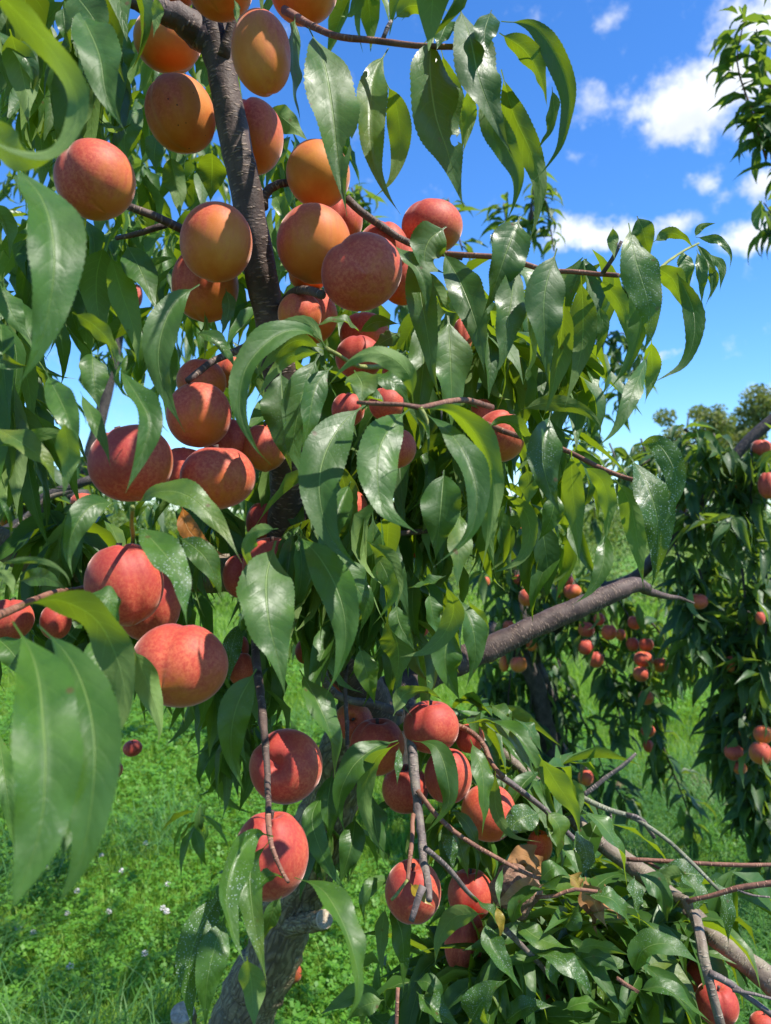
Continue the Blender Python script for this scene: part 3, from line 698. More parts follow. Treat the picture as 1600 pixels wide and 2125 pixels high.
FAR_PEACHES = [
(1093,1240,34,38,3.1,'orange peach alone above the rising limb on the tree behind',.35),
(1075,1203,19,22,3.3,'small red peach above the lone orange one behind the rising limb',.7),
(1008,1207,18,22,3.0,'small pink peach at the left beside the toothed leaf on the tree behind',.7),
(1188,1228,36,34,3.1,'red orange peach just above the middle of the rising limb',.55),
(1180,1206,20,22,3.2,'small red peach over another just above the rising limb',.75),
(1158,1229,18,24,3.2,'shaded red peach left of a brighter one above the rising limb',.8),
(1205,1250,22,18,3.1,'red peach almost hidden behind the rising limb',.7),
(1217,1307,34,34,3.15,'round red peach upper left in the group below the rising limb',.75),
(1244,1285,24,28,3.1,'dark red peach highest in the group below the rising limb',.9),
(1264,1312,32,34,3.05,'bright orange red peach in the middle of the group below the limb',.5),
(1288,1317,22,26,3.15,'shaded orange peach between a leaf and the bright orange red one',.4),
(1318,1292,30,30,3.05,'red peach highest at the right of the group below the limb',.75),
(1215,1343,34,34,3.05,'red peach left of a dark leaf low in the group below the limb',.75),
(1237,1369,32,36,3.0,'bright red peach lowest at the left of the group below the limb',.7),
(1313,1337,28,30,3.1,'red peach half behind a leaf above the big orange pair',.7),
(1341,1338,32,30,3.05,'orange red peach right of the leaf above the big orange pair',.5),
(1335,1368,40,34,3.0,'big orange red peach, left one of the pair on the hanging strand',.4),
(1370,1380,34,32,3.05,'shaded orange peach, right one of the pair on the hanging strand',.3),
(1330,1399,33,33,2.95,'red peach just beneath the pair on the hanging strand',.65),
(1341,1448,30,32,3.0,'orange and red peach alone halfway down the hanging strand',.45),
(1345,1517,31,28,3.05,'shaded red peach upper of two near the end of the hanging strand',.6),
(1345,1548,22,28,3.1,'small red peach lower of two near the end of the hanging strand',.7),
(1056,1300,26,26,3.2,'orange peach in deep shade above the dark limb crossing behind',.4),
(1103,1339,24,26,3.2,'yellow orange peach below the rising limb in deep shade',.2),
(1076,1379,38,34,3.15,'yellow orange peach low in the shade left of the thin dark branch',.15),
(1046,1377,22,36,3.2,'orange peach in the shade next to the yellow orange one',.3),
(1216,1614,34,36,3.0,'pink and yellow peach at the tip of the low shoot over the grass',.5),
(1231,1674,18,24,3.1,'red peach behind the lichen coloured twig at the right',.7),
(1076,1090,16,40,3.4,'orange peach sliver beside a curved leaf right of centre',.4),
(1072,1130,16,24,3.4,'small orange peach below a sliver of another right of centre',.4),
(1410,1058,26,26,2.7,'pink peach by the dark slanting limb on the right tree',.65),
(1410,1080,22,22,2.75,'orange peach just under the pink one by the slanting limb',.4),
(1447,1087,28,26,2.65,'red peach behind the red shoot under the slanting limb',.7),
(1448,1248,44,34,2.6,'orange red peach under dusty leaves left in the right tree',.5),
(1462,1262,34,40,2.72,'shaded red peach behind another under dusty leaves in the right tree',.7),
(1594,1007,42,62,2.5,'dark red peach cut by the right edge under dusty leaves',.9),
(1580,930,44,40,2.6,'pink peach on the dark limb near the right edge',.7),
(1527,1008,22,22,2.7,'small orange peach in shade left of the dark red one near the right edge',.4),
(1578,1283,20,30,2.5,'small red peach near the right edge between dusty leaves',.75),
(1515,1378,20,38,2.6,'orange peach sliver between dark leaves in the right tree',.35),
(1508,1342,20,22,2.65,'small shaded orange peach above the orange sliver in the right tree',.4),
(1584,1524,40,42,2.5,'bright orange peach upper right in the low cluster of the right tree',.2),
(1552,1520,44,38,2.6,'shaded orange peach upper left in the low cluster of the right tree',.3),
(1578,1563,48,50,2.45,'large pink and yellow peach in the low cluster of the right tree',.5),
(1523,1561,40,38,2.55,'red peach at the left of the low cluster of the right tree',.8),
(1535,1594,30,28,2.55,'orange peach lowest in the low cluster of the right tree',.35),
(1570,1378,22,30,2.6,'red orange peach in shade near the right edge above the low cluster',.5),
(42,1010,22,26,2.4,'orange peach in shade at the left edge below another',.4),
(8,1080,18,34,2.3,'orange peach cut by the left edge beside the grey branch',.4),
(150,1095,18,30,2.4,'small orange peach below the grey branch at the left',.4),
]

# ------------------------------------------------------------------ the peach trees farther back
def back_tree(trunk, limbs, label, strands, fills=(), cap=300, near=None, extra=()):
    base = trunk[0]
    root = empty('peach_tree', (base[0], base[1], 0), label, 'tree', 'peach trees in the row behind')
    link('trunk', tube(trunk, np.linspace(.07, .045, len(trunk)), seg=12, step=.05, rough=.06, seed=3), M['bark_far'], root)
    for i, (pts, r0, r1) in enumerate(limbs):
        link('limb', tube(pts, np.linspace(r0, r1, len(pts)), seg=9, step=.04, seed=i), M['bark_far'], root)
    fo = Foliage(root, 'leaf_far', 'far', cap)
    for st in strands:                                          # hanging shoots: leaves all along, most of them drooping
        pts, dens, ln, up = st
        c = catmull(pts, max(3, int(dens)))
        link('twig', tube(pts, np.linspace(.005, .0022, len(pts)), seg=6, step=.05), M['twig_red' if up else 'bark_far'], root)
        for p in c[1:]:
            for k in range(rng.choice((3, 3, 4, 5))):
                fo.leaf(Vector(p)+Vector((rng.gauss(0, .012), rng.gauss(0, .012), rng.gauss(0, .012))), rng.uniform(0, 6.28), rng.uniform(-.5, .55) if up else rng.uniform(-.25, 1.2), rng.uniform(-.6, .6), ln*1.15*rng.uniform(.7, 1.2), .5*rng.random())
    for (x0, x1, y0, y1, d0, d1, n, ln) in fills:
        for k in range(n):
            fo.whorl(P(rng.uniform(x0, x1), rng.uniform(y0, y1), rng.uniform(d0, d1)), rng.choice((5, 6, 7)), ln, hang=.75, dust=.6)
    for (px, py, w_, h_, d, *_) in FAR_PEACHES:                  # leaves that hang round the fruit
        if near is not None and near(px, d) and rng.random() < .7:
            for k in range(1): fo.leaf(P(px+rng.uniform(-20, 20), py-h_*rng.uniform(.3, 1.4), d-rng.uniform(.01, .09)), rng.uniform(0, 6.28), rng.uniform(.6, 1.3), rng.uniform(-.5, .5), .125*rng.uniform(.8, 1.2), .4)
    for (x, y, z, n) in extra:  # unseen whorls added beyond the view to cast shade on the grass
        for k in range(n): fo.whorl((x+rng.uniform(-.5, .5), y+rng.uniform(-.4, .4), z+rng.uniform(-.3, .3)), 7, .13)
    fo.build(); return root

def S(s, d0, d1=None, dens=12, ln=.125, up=False): return (pix_poly(parse(s), d0, d1), dens, ln, up)
def LB(s, d0, d1, r0, r1): return (pix_poly(parse(s), d0, d1), r0, r1)

back_tree(pix_poly(parse("1175,1880 1160,1640 1120,1420 1060,1330"), 3.5),
    [LB("1165,1700 1135,1520 1100,1390 1015,1300", 3.4, 3.2, .045, .03), LB("1090,1385 1200,1250 1330,1190 1440,1060", 3.4, 3.2, .035, .02), LB("1120,1420 1080,1250 1050,1050 1010,880", 3.4, 3.7, .035, .015)],
    'peach tree standing just behind, its dark shoots hanging over the sunny grass', [
    S("1250,1210 1300,1270 1330,1370 1345,1480 1360,1580", 3.3, 3.2, 20), S("1335,1300 1345,1430 1380,1560 1420,1660 1445,1740", 3.25, 3.2, 18),
    S("1340,1280 1380,1330 1400,1420", 3.3, 3.3, 8), S("1200,1230 1235,1300 1260,1380 1300,1450", 3.2, 3.2, 14), S("1260,1400 1280,1450 1290,1520", 3.2, 3.1, 7),
    S("1150,1350 1190,1450 1230,1540 1260,1620", 3.5, 3.3, 9), S("1190,1640 1250,1610 1310,1680", 3.2, 3.1, 7), S("1215,1590 1230,1660 1235,1710", 3.1, 3.1, 5),
    S("1060,1390 1055,1460 1060,1560 1075,1650", 3.3, 3.3, 15, .13), S("1010,1360 1010,1450 1030,1560", 3.3, 3.2, 12), S("1110,1400 1100,1480 1110,1580 1130,1660", 3.3, 3.3, 15),
    S("1150,1420 1175,1520 1180,1640", 3.4, 3.4, 8), S("1060,1180 1060,1260 1060,1330", 3.3, 3.2, 10), S("1120,1130 1130,1190 1120,1260", 3.3, 3.2, 10), S("1180,1180 1200,1240 1180,1300", 3.3, 3.2, 9),
    S("1020,1000 1030,1100 1020,1190", 3.4, 3.3, 11), S("1080,960 1090,1040 1080,1130", 3.5, 3.4, 11), S("1200,890 1225,970 1235,1080", 3.6, 3.5, 10, .12), S("1265,920 1280,960 1290,1010", 3.6, 3.5, 6),
    S("1330,910 1345,960 1360,1020", 3.4, 3.4, 6), S("1390,930 1440,950 1500,950", 3.2, 3.2, 8)],
    [(1010, 1240, 1130, 1330, 3.2, 3.7, 46, .13), (1010, 1150, 1350, 1600, 3.3, 3.8, 34, .13), (1180, 1380, 1200, 1380, 3.25, 3.5, 12, .125)], near=lambda x, d: d >= 2.92 and x > 900)

back_tree(pix_poly(parse("1760,1950 1740,1600 1700,1300 1640,1100"), 3.0),
    [LB("1330,1190 1440,1060 1540,930 1640,840", 2.8, 2.7, .022, .02), LB("1720,1300 1690,900 1670,500 1640,200", 3.0, 2.9, .03, .006), LB("1700,1300 1640,1200 1560,1250 1520,1350", 2.9, 2.7, .03, .012)],
    'peach tree at the right edge with dusty dark leaves and tall shoots against cloud', [
    S("1590,330 1560,230 1530,130 1545,40", 2.9, 2.9, 12, .13, True), S("1640,250 1600,180 1575,110 1570,60", 2.9, 2.9, 9, .13, True), S("1680,420 1620,330 1580,270 1560,215", 2.9, 2.9, 10, .13, True),
    S("1680,560 1640,500 1600,440 1585,420", 2.8, 2.8, 8, .13), S("1660,330 1620,290 1600,240", 2.9, 2.9, 8, .13),
    S("1390,960 1420,1010 1440,1080", 2.7, 2.6, 8), S("1400,1130 1430,1230 1440,1330", 2.7, 2.6, 15), S("1480,900 1510,1000 1530,1120", 2.7, 2.6, 14), S("1560,920 1560,1040 1570,1150", 2.6, 2.6, 14),
    S("1450,1180 1480,1290 1490,1400", 2.7, 2.6, 15), S("1540,1180 1550,1300 1530,1420", 2.6, 2.6, 15), S("1590,1180 1590,1300 1580,1420", 2.6, 2.5, 14), S("1520,1380 1520,1480 1520,1580", 2.7, 2.6, 14),
    S("1580,1420 1580,1520 1570,1640 1580,1740", 2.6, 2.6, 18), S("1545,1460 1545,1560 1550,1680", 2.6, 2.6, 15), S("1500,1430 1500,1500 1495,1560", 2.7, 2.7, 9), S("1600,1600 1595,1690 1590,1780", 2.6, 2.6, 12),
    S("1420,890 1470,930 1530,950", 2.6, 2.6, 9), S("1370,940 1340,960 1300,985", 2.8, 2.8, 8, .11), S("1410,1060 1470,1090 1530,1080", 2.6, 2.5, 9)],
    [(1400, 1600, 930, 1400, 2.6, 3.1, 70, .13), (1500, 1600, 1380, 1680, 2.6, 2.9, 30, .13), (1600, 1750, 900, 1700, 2.5, 3, 20, .12)], near=lambda x, d: d < 2.9 and x > 1380, extra=[(2.5, 1.9, 2.9, 16), (2.9, 2.3, 2.7, 8)])

back_tree(pix_poly(parse("830,1600 850,1350 900,1100 930,900"), 4.4),
    [LB("930,900 1000,700 1080,560 1110,380", 4.4, 4.3, .03, .006), LB("930,900 840,650 760,480 730,390", 4.4, 4.5, .03, .006), LB("930,900 1080,850 1200,760 1260,690", 4.4, 4.2, .025, .008)],
    'peach tree two rows back whose leafy tips show between the front branches', [
    S("1090,520 1105,450 1115,380 1110,340", 4.3, 4.3, 9, .14, True), S("1060,520 1050,460 1045,420", 4.3, 4.3, 6, .14, True), S("1150,520 1140,460 1130,400", 4.3, 4.3, 7, .13, True), S("790,520 760,450 745,390", 4.4, 4.4, 8, .14, True),
    S("960,520 940,450 930,410", 4.4, 4.4, 6, .14, True), S("740,500 720,440 725,390", 4.4, 4.4, 6, .14, True), S("1230,690 1270,720 1290,780 1290,840", 4.2, 4.1, 12, .13), S("1240,640 1215,720 1215,820 1220,900", 4.2, 4.2, 14, .13), S("1180,800 1190,880 1215,960", 4.2, 4.1, 10, .13),
    S("1250,700 1290,690 1320,720 1325,790", 4.2, 4.2, 9, .12), S("1270,590 1300,600 1330,640", 4.1, 4.1, 6, .12), S("1130,720 1140,800 1140,880", 4.3, 4.2, 10)],
    [(620, 780, 430, 700, 4.2, 4.8, 16, .13), (780, 1200, 560, 1000, 4.2, 4.8, 34, .13), (640, 1050, 1000, 1350, 4.2, 4.6, 18, .13)])

back_tree(pix_poly(parse("60,1650 80,1400 110,1180 60,1000"), 3.0),
    [LB("100,1200 60,1080 90,1040 180,1030", 2.4, 2.3, .03, .02), LB("0,1110 70,1070 90,1035 200,990", 2.2, 2.2, .02, .012), LB("60,1000 40,850 20,700 0,560", 2.8, 2.8, .022, .007), LB("110,1180 200,900 260,600 250,300", 3.0, 3.2, .03, .01)],
    'peach tree behind on the left, its pale small leaves filling gaps near the edge', [
    S("45,890 30,830 15,770 0,720", 2.8, 2.8, 9, .12, True), S("120,880 90,820 75,760", 2.8, 2.8, 7, .12, True), S("30,960 40,1020 60,1090", 2.3, 2.3, 10, .11), S("80,940 100,1010 110,1060", 2.3, 2.3, 9, .11), S("150,960 150,1030 160,1090", 2.4, 2.4, 9, .11),
    S("20,300 50,240 60,180", 2.9, 2.9, 7, .13, True), S("0,560 40,520 60,460", 2.9, 2.9, 8, .13, True)],
    [(0, 180, 930, 1120, 2.4, 3.0, 18, .12), (60, 560, 950, 1150, 2.6, 3.4, 34, .13), (190, 480, 60, 500, 2.6, 3.4, 34, .125), (160, 420, 480, 760, 2.6, 3.4, 26, .125), (0, 150, 280, 520, 2.6, 3.2, 8, .125), (-250, 0, 200, 1200, 2.2, 3.2, 20, .125), (250, 520, 1060, 1420, 2.6, 3.2, 18, .12)], near=lambda x, d: x < 400)

# ------------------------------------------------------------------ leaves of the near tree that can be told apart in the photograph
LEAVES = """
d40|.40>.34|66|-60,-60 30,20 110,110 158,200 150,270 100,318 20,310 -60,260|f10 t30
d20|.42>.40|80|-40,250 20,310 70,330 120,325|f8
u-15|.44>.42|124|12,330 85,410 112,520 102,640 78,730 35,805|f16 t20
u10|.58>.55|100|160,10 205,110 222,200 262,278|f20
d8|.62|74|20,60 50,170 56,240 62,270|f20
u20|.6|84|150,-20 195,40 215,100|f16
u30|.62|36|130,10 138,70 150,110
d|.62|26|322,-10 326,30 318,78|f10
d|.70|20|484,-5 490,25 492,50
u|.62|60|-10,60 40,100 70,160 60,210
u10|.97|52|300,220 274,246 258,290 264,345|f12
d-20|1.0|54|352,320 366,385 374,458|f22
d10|.98|66|440,312 440,365 436,420|f10
d|.99|56|556,222 600,256 642,294|f12
u|1.0|44|328,270 320,322 324,366
u|.9|60|225,60 250,100 262,165
u-12|.72|122|640,55 672,130 690,230 704,350 720,448|f26 h.63/.84/.028 h.67/.78/.03
u-50|.77|46|612,30 608,100 610,180 625,262|f20
u6|.745|76|806,100 776,160 768,260 776,340 798,395 832,446|f24 t-25
d-8|.79|54|800,168 822,220 830,300 812,372 772,414|f16
u-16|.70|124|900,66 892,140 904,240 930,320 962,430|f30 h.63/.80/.036
u35|.71|44|934,38 920,66 905,105|f10
d|.76|40|916,104 930,160 958,240 960,304 952,332|f14
d10|.78|48|818,40 850,12 896,20 926,52|f20
u-12|.685|102|950,6 976,80 996,168 1032,260 1066,328|f30 t15
u20|.69|54|1020,20 1006,70 1012,120|f10
d15|.71|56|1036,68 1088,104 1122,160 1136,222|f22
u35|.70|42|1040,44 1108,56 1160,128 1182,210 1168,290 1136,345 1100,382|f20 t20
u60|.705|20|1146,180 1148,250 1112,318 1092,335|f10
d-5|.72|62|1040,144 1064,232 1100,312 1120,380 1112,460 1090,516|f22 h.06/.5/.03
u25|.70|54|1000,165 1020,250 1050,304 1076,360 1068,424 1040,476|f20
d|.74|34|970,180 974,228 968,284 960,322
u-10|.80|84|926,470 890,500 884,545 930,572|f30
u-8|.72|98|1080,448 1052,520 1028,590 1003,652|f24
u8|.78|80|915,516 958,590 990,680 1007,782|f20
u15|.80|64|858,492 872,600 888,700 900,780 918,842|f18
u|.79|46|812,503 866,556 884,600 886,662|f18
u|.87|96|930,655 935,750 938,850 935,905|f14
u|.9|70|880,640 880,740 870,850 880,930
d25|.82|50|880,560 900,600 925,640 960,650
u-10|.70|90|1156,515 1132,600 1130,680 1138,810|f24 t10
u-18|.72|70|1066,538 1064,600 1052,680 1040,752 1020,785|f24
u-40|.73|44|1100,590 1095,650 1100,740 1085,800
d18|.74|58|1172,616 1162,720 1148,800 1124,878|f24
d-4|.76|62|1206,572 1210,660 1204,740 1170,852|f16
u20|.80|26|1242,632 1252,680 1236,745|f10
d10|.75|40|1238,576 1282,622 1302,680 1306,740|f16
u28|.72|46|1294,576 1322,622 1330,680 1308,752 1272,800 1238,824|f22
u-8|.68|84|1304,462 1320,540 1344,620 1350,688 1330,742|f20 D.7
u20|.685|46|1322,448 1335,480 1350,540|f10
d|.69|26|1272,470 1272,510 1276,540
u-20|.70|38|1348,730 1314,812 1278,890 1235,932|f18
d10|.75|40|1352,704 1352,780 1338,838|f10
d14|.71|54|1354,552 1396,580 1420,640 1428,652|f20
u30|.70|38|1400,556 1438,640 1440,704 1418,755 1382,780 1340,800|f18
d|.85|28|1356,502 1388,484 1420,494 1442,518|f18
u|1.0|22|1444,492 1492,500 1516,530 1514,562|f15
u|1.02|38|1418,518 1424,560 1432,606|f15
u|1.0|28|1446,518 1456,560 1456,638|f15
u|1.03|20|1466,522 1498,554 1494,606|f15
d|1.04|22|1472,550 1482,582 1474,622|f15
d|1.04|16|1442,492 1456,470 1488,462|f15
u|1.05|20|1440,500 1470,540 1480,590 1462,640|f15
d5|.80|38|1080,850 1140,836 1208,850 1244,884 1240,922|f18
u-12|.72|80|1142,855 1126,930 1136,1000 1166,1074|f30 D.4
d6|.74|50|1186,935 1188,1010 1196,1090 1203,1180|f18
d16|.74|44|1208,964 1250,1000 1262,1060 1252,1140|f24
u10|.78|40|1256,1098 1252,1170 1226,1225 1188,1256|f18
d-10|.72|54|1276,992 1306,1042 1322,1120 1336,1222|f22
u-10|.70|86|1306,945 1345,1010 1366,1090 1362,1180 1350,1226|f24 D1
u20|.68|50|1316,925 1365,922 1398,970 1402,1020 1390,1066 1374,1092|f22 D.9
d40|.76|36|1008,890 1040,874 1078,892 1100,940 1060,992|f20
u40|.755|24|1075,892 1108,930 1112,990 1070,1030
d20|.76|38|1036,1022 1080,1048 1100,1100 1080,1160 1018,1192|f22 t-20
d|.8|46|1094,972 1098,1010 1094,1056|f16
u|.8|46|1156,1020 1142,1080 1114,1128|f16
d|.84|40|1030,980 1020,1050 1015,1120 1030,1200
d|.86|34|1090,870 1080,930 1100,990
d35|.60>.59>-.03|42|858,836 846,775 798,736 732,745 676,806|f18 t30
u-10|.60>.55|92|850,848 815,880 788,930 784,1000 802,1060 866,1106|f22 t25
u10|.62>.58|96|762,836 710,880 672,950 664,1030 690,1120 757,1192|f20 t25
d30|.59>.56|62|868,848 940,856 992,910 1022,990 1020,1080 1000,1182|f26 t-40
u-14|.585>.55|70|874,852 930,895 968,950 990,1030 972,1112 898,1178|f26 t40
u20|.62>.58|66|678,722 630,686 572,698 512,762 498,850 528,925 563,966|f24 t30
d25|.63|34|677,720 640,672 588,680 548,726 530,800|f20
d|.64|34|672,724 620,706 570,736 522,796|f14
d|.65|32|668,730 600,740 555,790 530,836|f16
u-8|.66|82|662,735 640,780 620,850 610,930 632,1004|f18
u-10|.64|56|690,760 656,800 640,880 626,952|f14
u|.70|92|582,765 590,870 596,930 606,985|f12
u10|.68|72|735,768 752,800 745,845|f16
u-20|.69|48|760,778 820,795 852,842|f18
u40|.66|36|800,836 766,828 748,858
u45|.80|28|752,692 704,664 648,678|f16
u45|.80|26|745,690 780,668 830,672|f16
u30|.82|40|832,688 800,706 766,726|f16
u|.60|16|858,858 884,896 888,952
u-4|.58>.55|124|572,1122 553,1200 558,1290 578,1370 592,1446|f16 t10
u12|.60>.57|82|612,1104 665,1160 706,1240 718,1320 702,1390 674,1448|f22
u|.66|68|700,1130 736,1210 760,1260 744,1322|f18
d50|.565|34|577,1097 526,1104 508,1150 534,1224|f18
d10|.66|42|760,1122 806,1160 828,1215 824,1262|f18
u40|.655|32|770,1135 802,1190 812,1245 768,1304|f14
u|.68|90|922,975 915,1060 903,1165|f16
u|.70|60|955,1060 952,1140 948,1232|f16
d25|.60|46|922,1208 941,1260 925,1310 885,1350 828,1364|f22 t-20
u40|.64|30|925,1195 890,1212 838,1222
u|.67|72|932,1296 925,1380 956,1458|f20
u|.70|44|820,1250 832,1300 866,1358|f18
d-5|.74|76|800,1280 826,1345 822,1432|f18
u-20|.72|46|890,1230 902,1292 915,1330
u-15|.68|58|950,1238 980,1300 986,1365 966,1432|f24
d20|.69|30|972,1246 1004,1305 1000,1360|f14
u|.75|54|745,1342 762,1400 779,1464|f18
u-8|.76|74|622,1390 660,1460 690,1540 695,1628|f24
u|.62|76|532,1388 490,1470 480,1560 506,1644|f22
u-20|.92|44|497,1290 480,1350 474,1424|f22 D.9
d30|.52|44|150,648 196,676 236,722 240,778|f14
u-10|.53>.5|66|242,758 290,830 310,880 292,950 260,1024|f26 t20
u12|.62|74|414,590 366,625 336,690 330,760 350,830 383,897|f22
d-6|.86|78|216,503 200,580 206,660 236,724|f18
d8|.84|64|228,522 250,600 276,680 288,764|f18
u|.85|68|260,503 296,570 326,652|f20
u30|.76|28|468,598 475,640 458,702|f10
u|.78|18|424,646 428,700 424,752
u-12|.70|40|404,690 440,700 476,740 492,778|f18
u|.70|66|190,728 195,790 206,852|f14
u|.55|34|166,812 192,865 218,925 229,968|f14
u|.52|58|95,772 130,840 150,900 152,965|f16
d20|.46|52|132,872 142,950 130,1035|f8 t30
u|.52|66|-10,885 46,920 96,960 118,1014|f16
d15|.53|30|-10,928 80,902 136,905 184,944|f14
u|.56|40|-10,748 30,756 64,760
u|.6|58|0,588 25,650 66,714|f12
d|.6|56|-20,420 10,470 20,540
u|.57|60|242,1043 190,1050 155,1095 140,1150 151,1198|f22
u-16|.56|70|278,1050 330,1020 392,1030 456,1090 502,1168|f22
u-6|.52>.49|80|278,1086 325,1130 370,1195 389,1308|f20 D.6
u10|.58|58|368,1112 420,1150 448,1200 462,1254|f18 D.4
u20|.67|40|376,1046 392,1100 432,1136 474,1158|f16 O
d45|.44>.41|80|40,1258 120,1246 202,1290 246,1380 258,1470 228,1556|f18 t-60
u-8|.38>.33|142|25,1290 62,1350 80,1410 88,1490 94,1600 80,1735 28,1880|f24 b.42 t14
u14|.39>.35|104|78,1296 140,1360 178,1440 196,1540 192,1650 170,1780 124,1872|f24 b.5 t-14
u30|.385|34|148,1660 140,1720 128,1790|f8
u-15|.50|58|180,1232 226,1245 250,1304|f16
u-10|.49|68|190,1318 206,1400 212,1490|f14
d-6|.56|62|276,1343 306,1420 332,1500 326,1550|f22
d|.45|16|-10,1170 80,1163 132,1188 149,1224
d|.5|24|-10,1180 20,1204 28,1240
u|.45|18|-5,1028 20,1080 22,1124
u|.6|40|-6,1505 14,1640 34,1790|f16
u|.62|34|18,1515 40,1590 44,1660|f16
u|.6|40|40,1206 90,1198 142,1226
u|.64|60|-10,1320 30,1360 60,1420
u|.95|64|826,1537 780,1552 732,1592 704,1660 717,1738|f22
d|.94|38|828,1541 776,1580 756,1660 776,1740 813,1784|f16
u|.90|21|828,1550 826,1590 824,1630|f20 D.6
u20|.92|46|855,1537 906,1552 930,1620 925,1680 866,1746|f22 t60
u-8|.95|50|976,1534 1000,1600 1004,1680 1000,1738|f20
d-20|.95|28|1028,1600 1030,1680 1062,1733 1122,1748|f24
d20|1.0|38|816,1486 840,1440 886,1436 932,1464|f20
u-20|1.0|42|958,1504 1020,1498 1062,1532 1094,1580 1118,1624|f24
u-14|.98|50|980,1500 1040,1504 1094,1552 1122,1608 1134,1668|f26
u|.98|44|1066,1490 1098,1512 1126,1564|f20
u|1.0|40|1018,1462 1050,1486 1074,1524|f20 h.5/.6/.04
d10|.95|62|1118,1566 1154,1624 1190,1680 1206,1744|f22
u-10|1.0|62|1122,1686 1076,1702 1038,1742|f18 D1
u-4|.93|60|1134,1682 1162,1722 1156,1792|f30
u-18|.95|62|1206,1678 1250,1712 1286,1768 1302,1844|f26 D.5
u|.97|50|1198,1718 1218,1780 1206,1824|f20 D.8
d|.97|30|1184,1612 1202,1660 1200,1704|f18
u10|.98|56|1322,1810 1372,1850 1386,1922|f22
u-20|.97|42|1316,1818 1320,1880 1330,1928|f20 D1
u-15|1.0|56|1412,1812 1446,1855 1440,1910|f22 D1
u|1.0|50|1482,1823 1508,1888 1512,1964|f22 D1
u-15|1.05|60|1470,1820 1420,1812 1340,1815|f18 D.9
d|1.04|40|1430,1815 1385,1822 1368,1868|f18
u25|.93|40|1042,1926 1010,1888 968,1848|f24 D.5
d25|.92|42|1004,1896 944,1904 911,1950 902,2008|f18
u10|.90|54|1006,1910 1024,1967 1057,2019 1086,2060|f22 D.5
u-6|.93|62|1070,1910 1112,1944 1160,1962 1194,1968|f20 D.4
u-28|.93|40|1060,1926 1076,1876 1114,1850 1190,1845|f20
u-10|.92|42|1120,1828 1150,1802 1190,1824|f18
u|.95|52|1170,1926 1192,1896 1202,1872|f22 D.5
u-10|.92|56|1214,1855 1272,1868 1306,1920 1336,1952|f24 D.5
u-10|.90|56|1102,1976 1160,1990 1206,2028 1232,2074|f26 D.6
u-15|.88|66|1316,2026 1334,1972 1390,1960 1458,2004|f22 D.4
u-10|.90|52|1322,2056 1376,2050 1432,2088 1480,2126|f22 D.5
d35|.92|36|1190,1978 1234,1962 1312,1984|f18
u40|.93|30|1196,1992 1248,1986 1292,2026|f18
u-24|.90|42|1168,2096 1220,2082 1290,2112|f22
u-4|.92|76|972,2126 1010,2065 1058,2030|f20 D1
u-10|.91|52|1042,2126 1094,2090 1154,2088|f20 D.5
u|.93|44|860,2036 892,2042 931,2094|f18
u-8|.91|62|864,2058 906,2098 956,2130|f22 D.5
u|.95|50|1270,2036 1300,2090 1320,2130|f20 D.4
u|.93|46|1244,2028 1254,2060 1252,2090|f20 D.8
u|.94|50|1170,1985 1150,2020 1160,2060|f20 D.7
u-20|.60>.56|78|567,1736 528,1734 486,1786 470,1868 488,1950 510,2004|f34 D.5
u36|.61>.57|46|560,1745 522,1800 526,1900 554,2044|f16 D.4
u-10|.56>.52|76|611,1822 668,1846 711,1915 738,1998 742,2064 715,2130|f24 D.3
u-10|.60|40|584,1860 566,1892 538,1966|f18
u30|.61|34|594,1822 558,1818 535,1846 534,1876|f14
d14|.59>.57|66|512,1985 522,2050 528,2140|f20
u-5|.70|76|464,1846 413,1932 392,2015 398,2150|f20 D.9
u10|.685|68|468,1896 446,1965 429,2048 426,2150|f20 D.4
u30|1.0|42|672,1640 648,1700 672,1780 722,1858|f20
u|1.04|58|738,1694 728,1760 702,1844|f20
u|1.06|54|690,1600 680,1680 690,1770|f18
u|1.05|60|770,1640 780,1720 800,1800|f18
u10|.97|34|824,1824 780,1832 752,1872 759,1924|f20
u-6|.95|54|806,1874 832,1932 838,2000 836,2072|f20 D.5
d10|.98|34|800,1880 790,1960 794,2040|f18
u-12|.95|48|798,2070 734,2068 656,2110|f20
u-20|.93|40|796,2075 750,2090 716,2122|f18
u|.96|30|914,1726 936,1760 940,1814|f18 D1
u|.98|44|944,1718 962,1780 972,1824|f18
u|.97|30|940,1678 976,1720 1002,1794|f18
u20|.88|26|852,1834 878,1864 902,1884|f16 Y
u|.9|20|1030,1880 1040,1920 1036,1955|f16 Y
u|.9|16|1044,1800 1034,1850 1040,1890|f14
u-20|.97|50|1124,1800 1085,1775 1045,1795|f10 B
d10|.95|44|1128,1836 1088,1845 1020,1886|f14 B
u|.98|40|1135,1815 1100,1790 1060,1790|f16 B
d|.96|56|1224,1830 1236,1880 1262,1930|f26 B
u|.97|48|1255,1835 1270,1880 1300,1920|f26 B
u|.99|50|1215,1820 1222,1880 1240,1945|f26 B
u|1.0|40|1180,1815 1196,1830 1215,1860|f20 B
"""

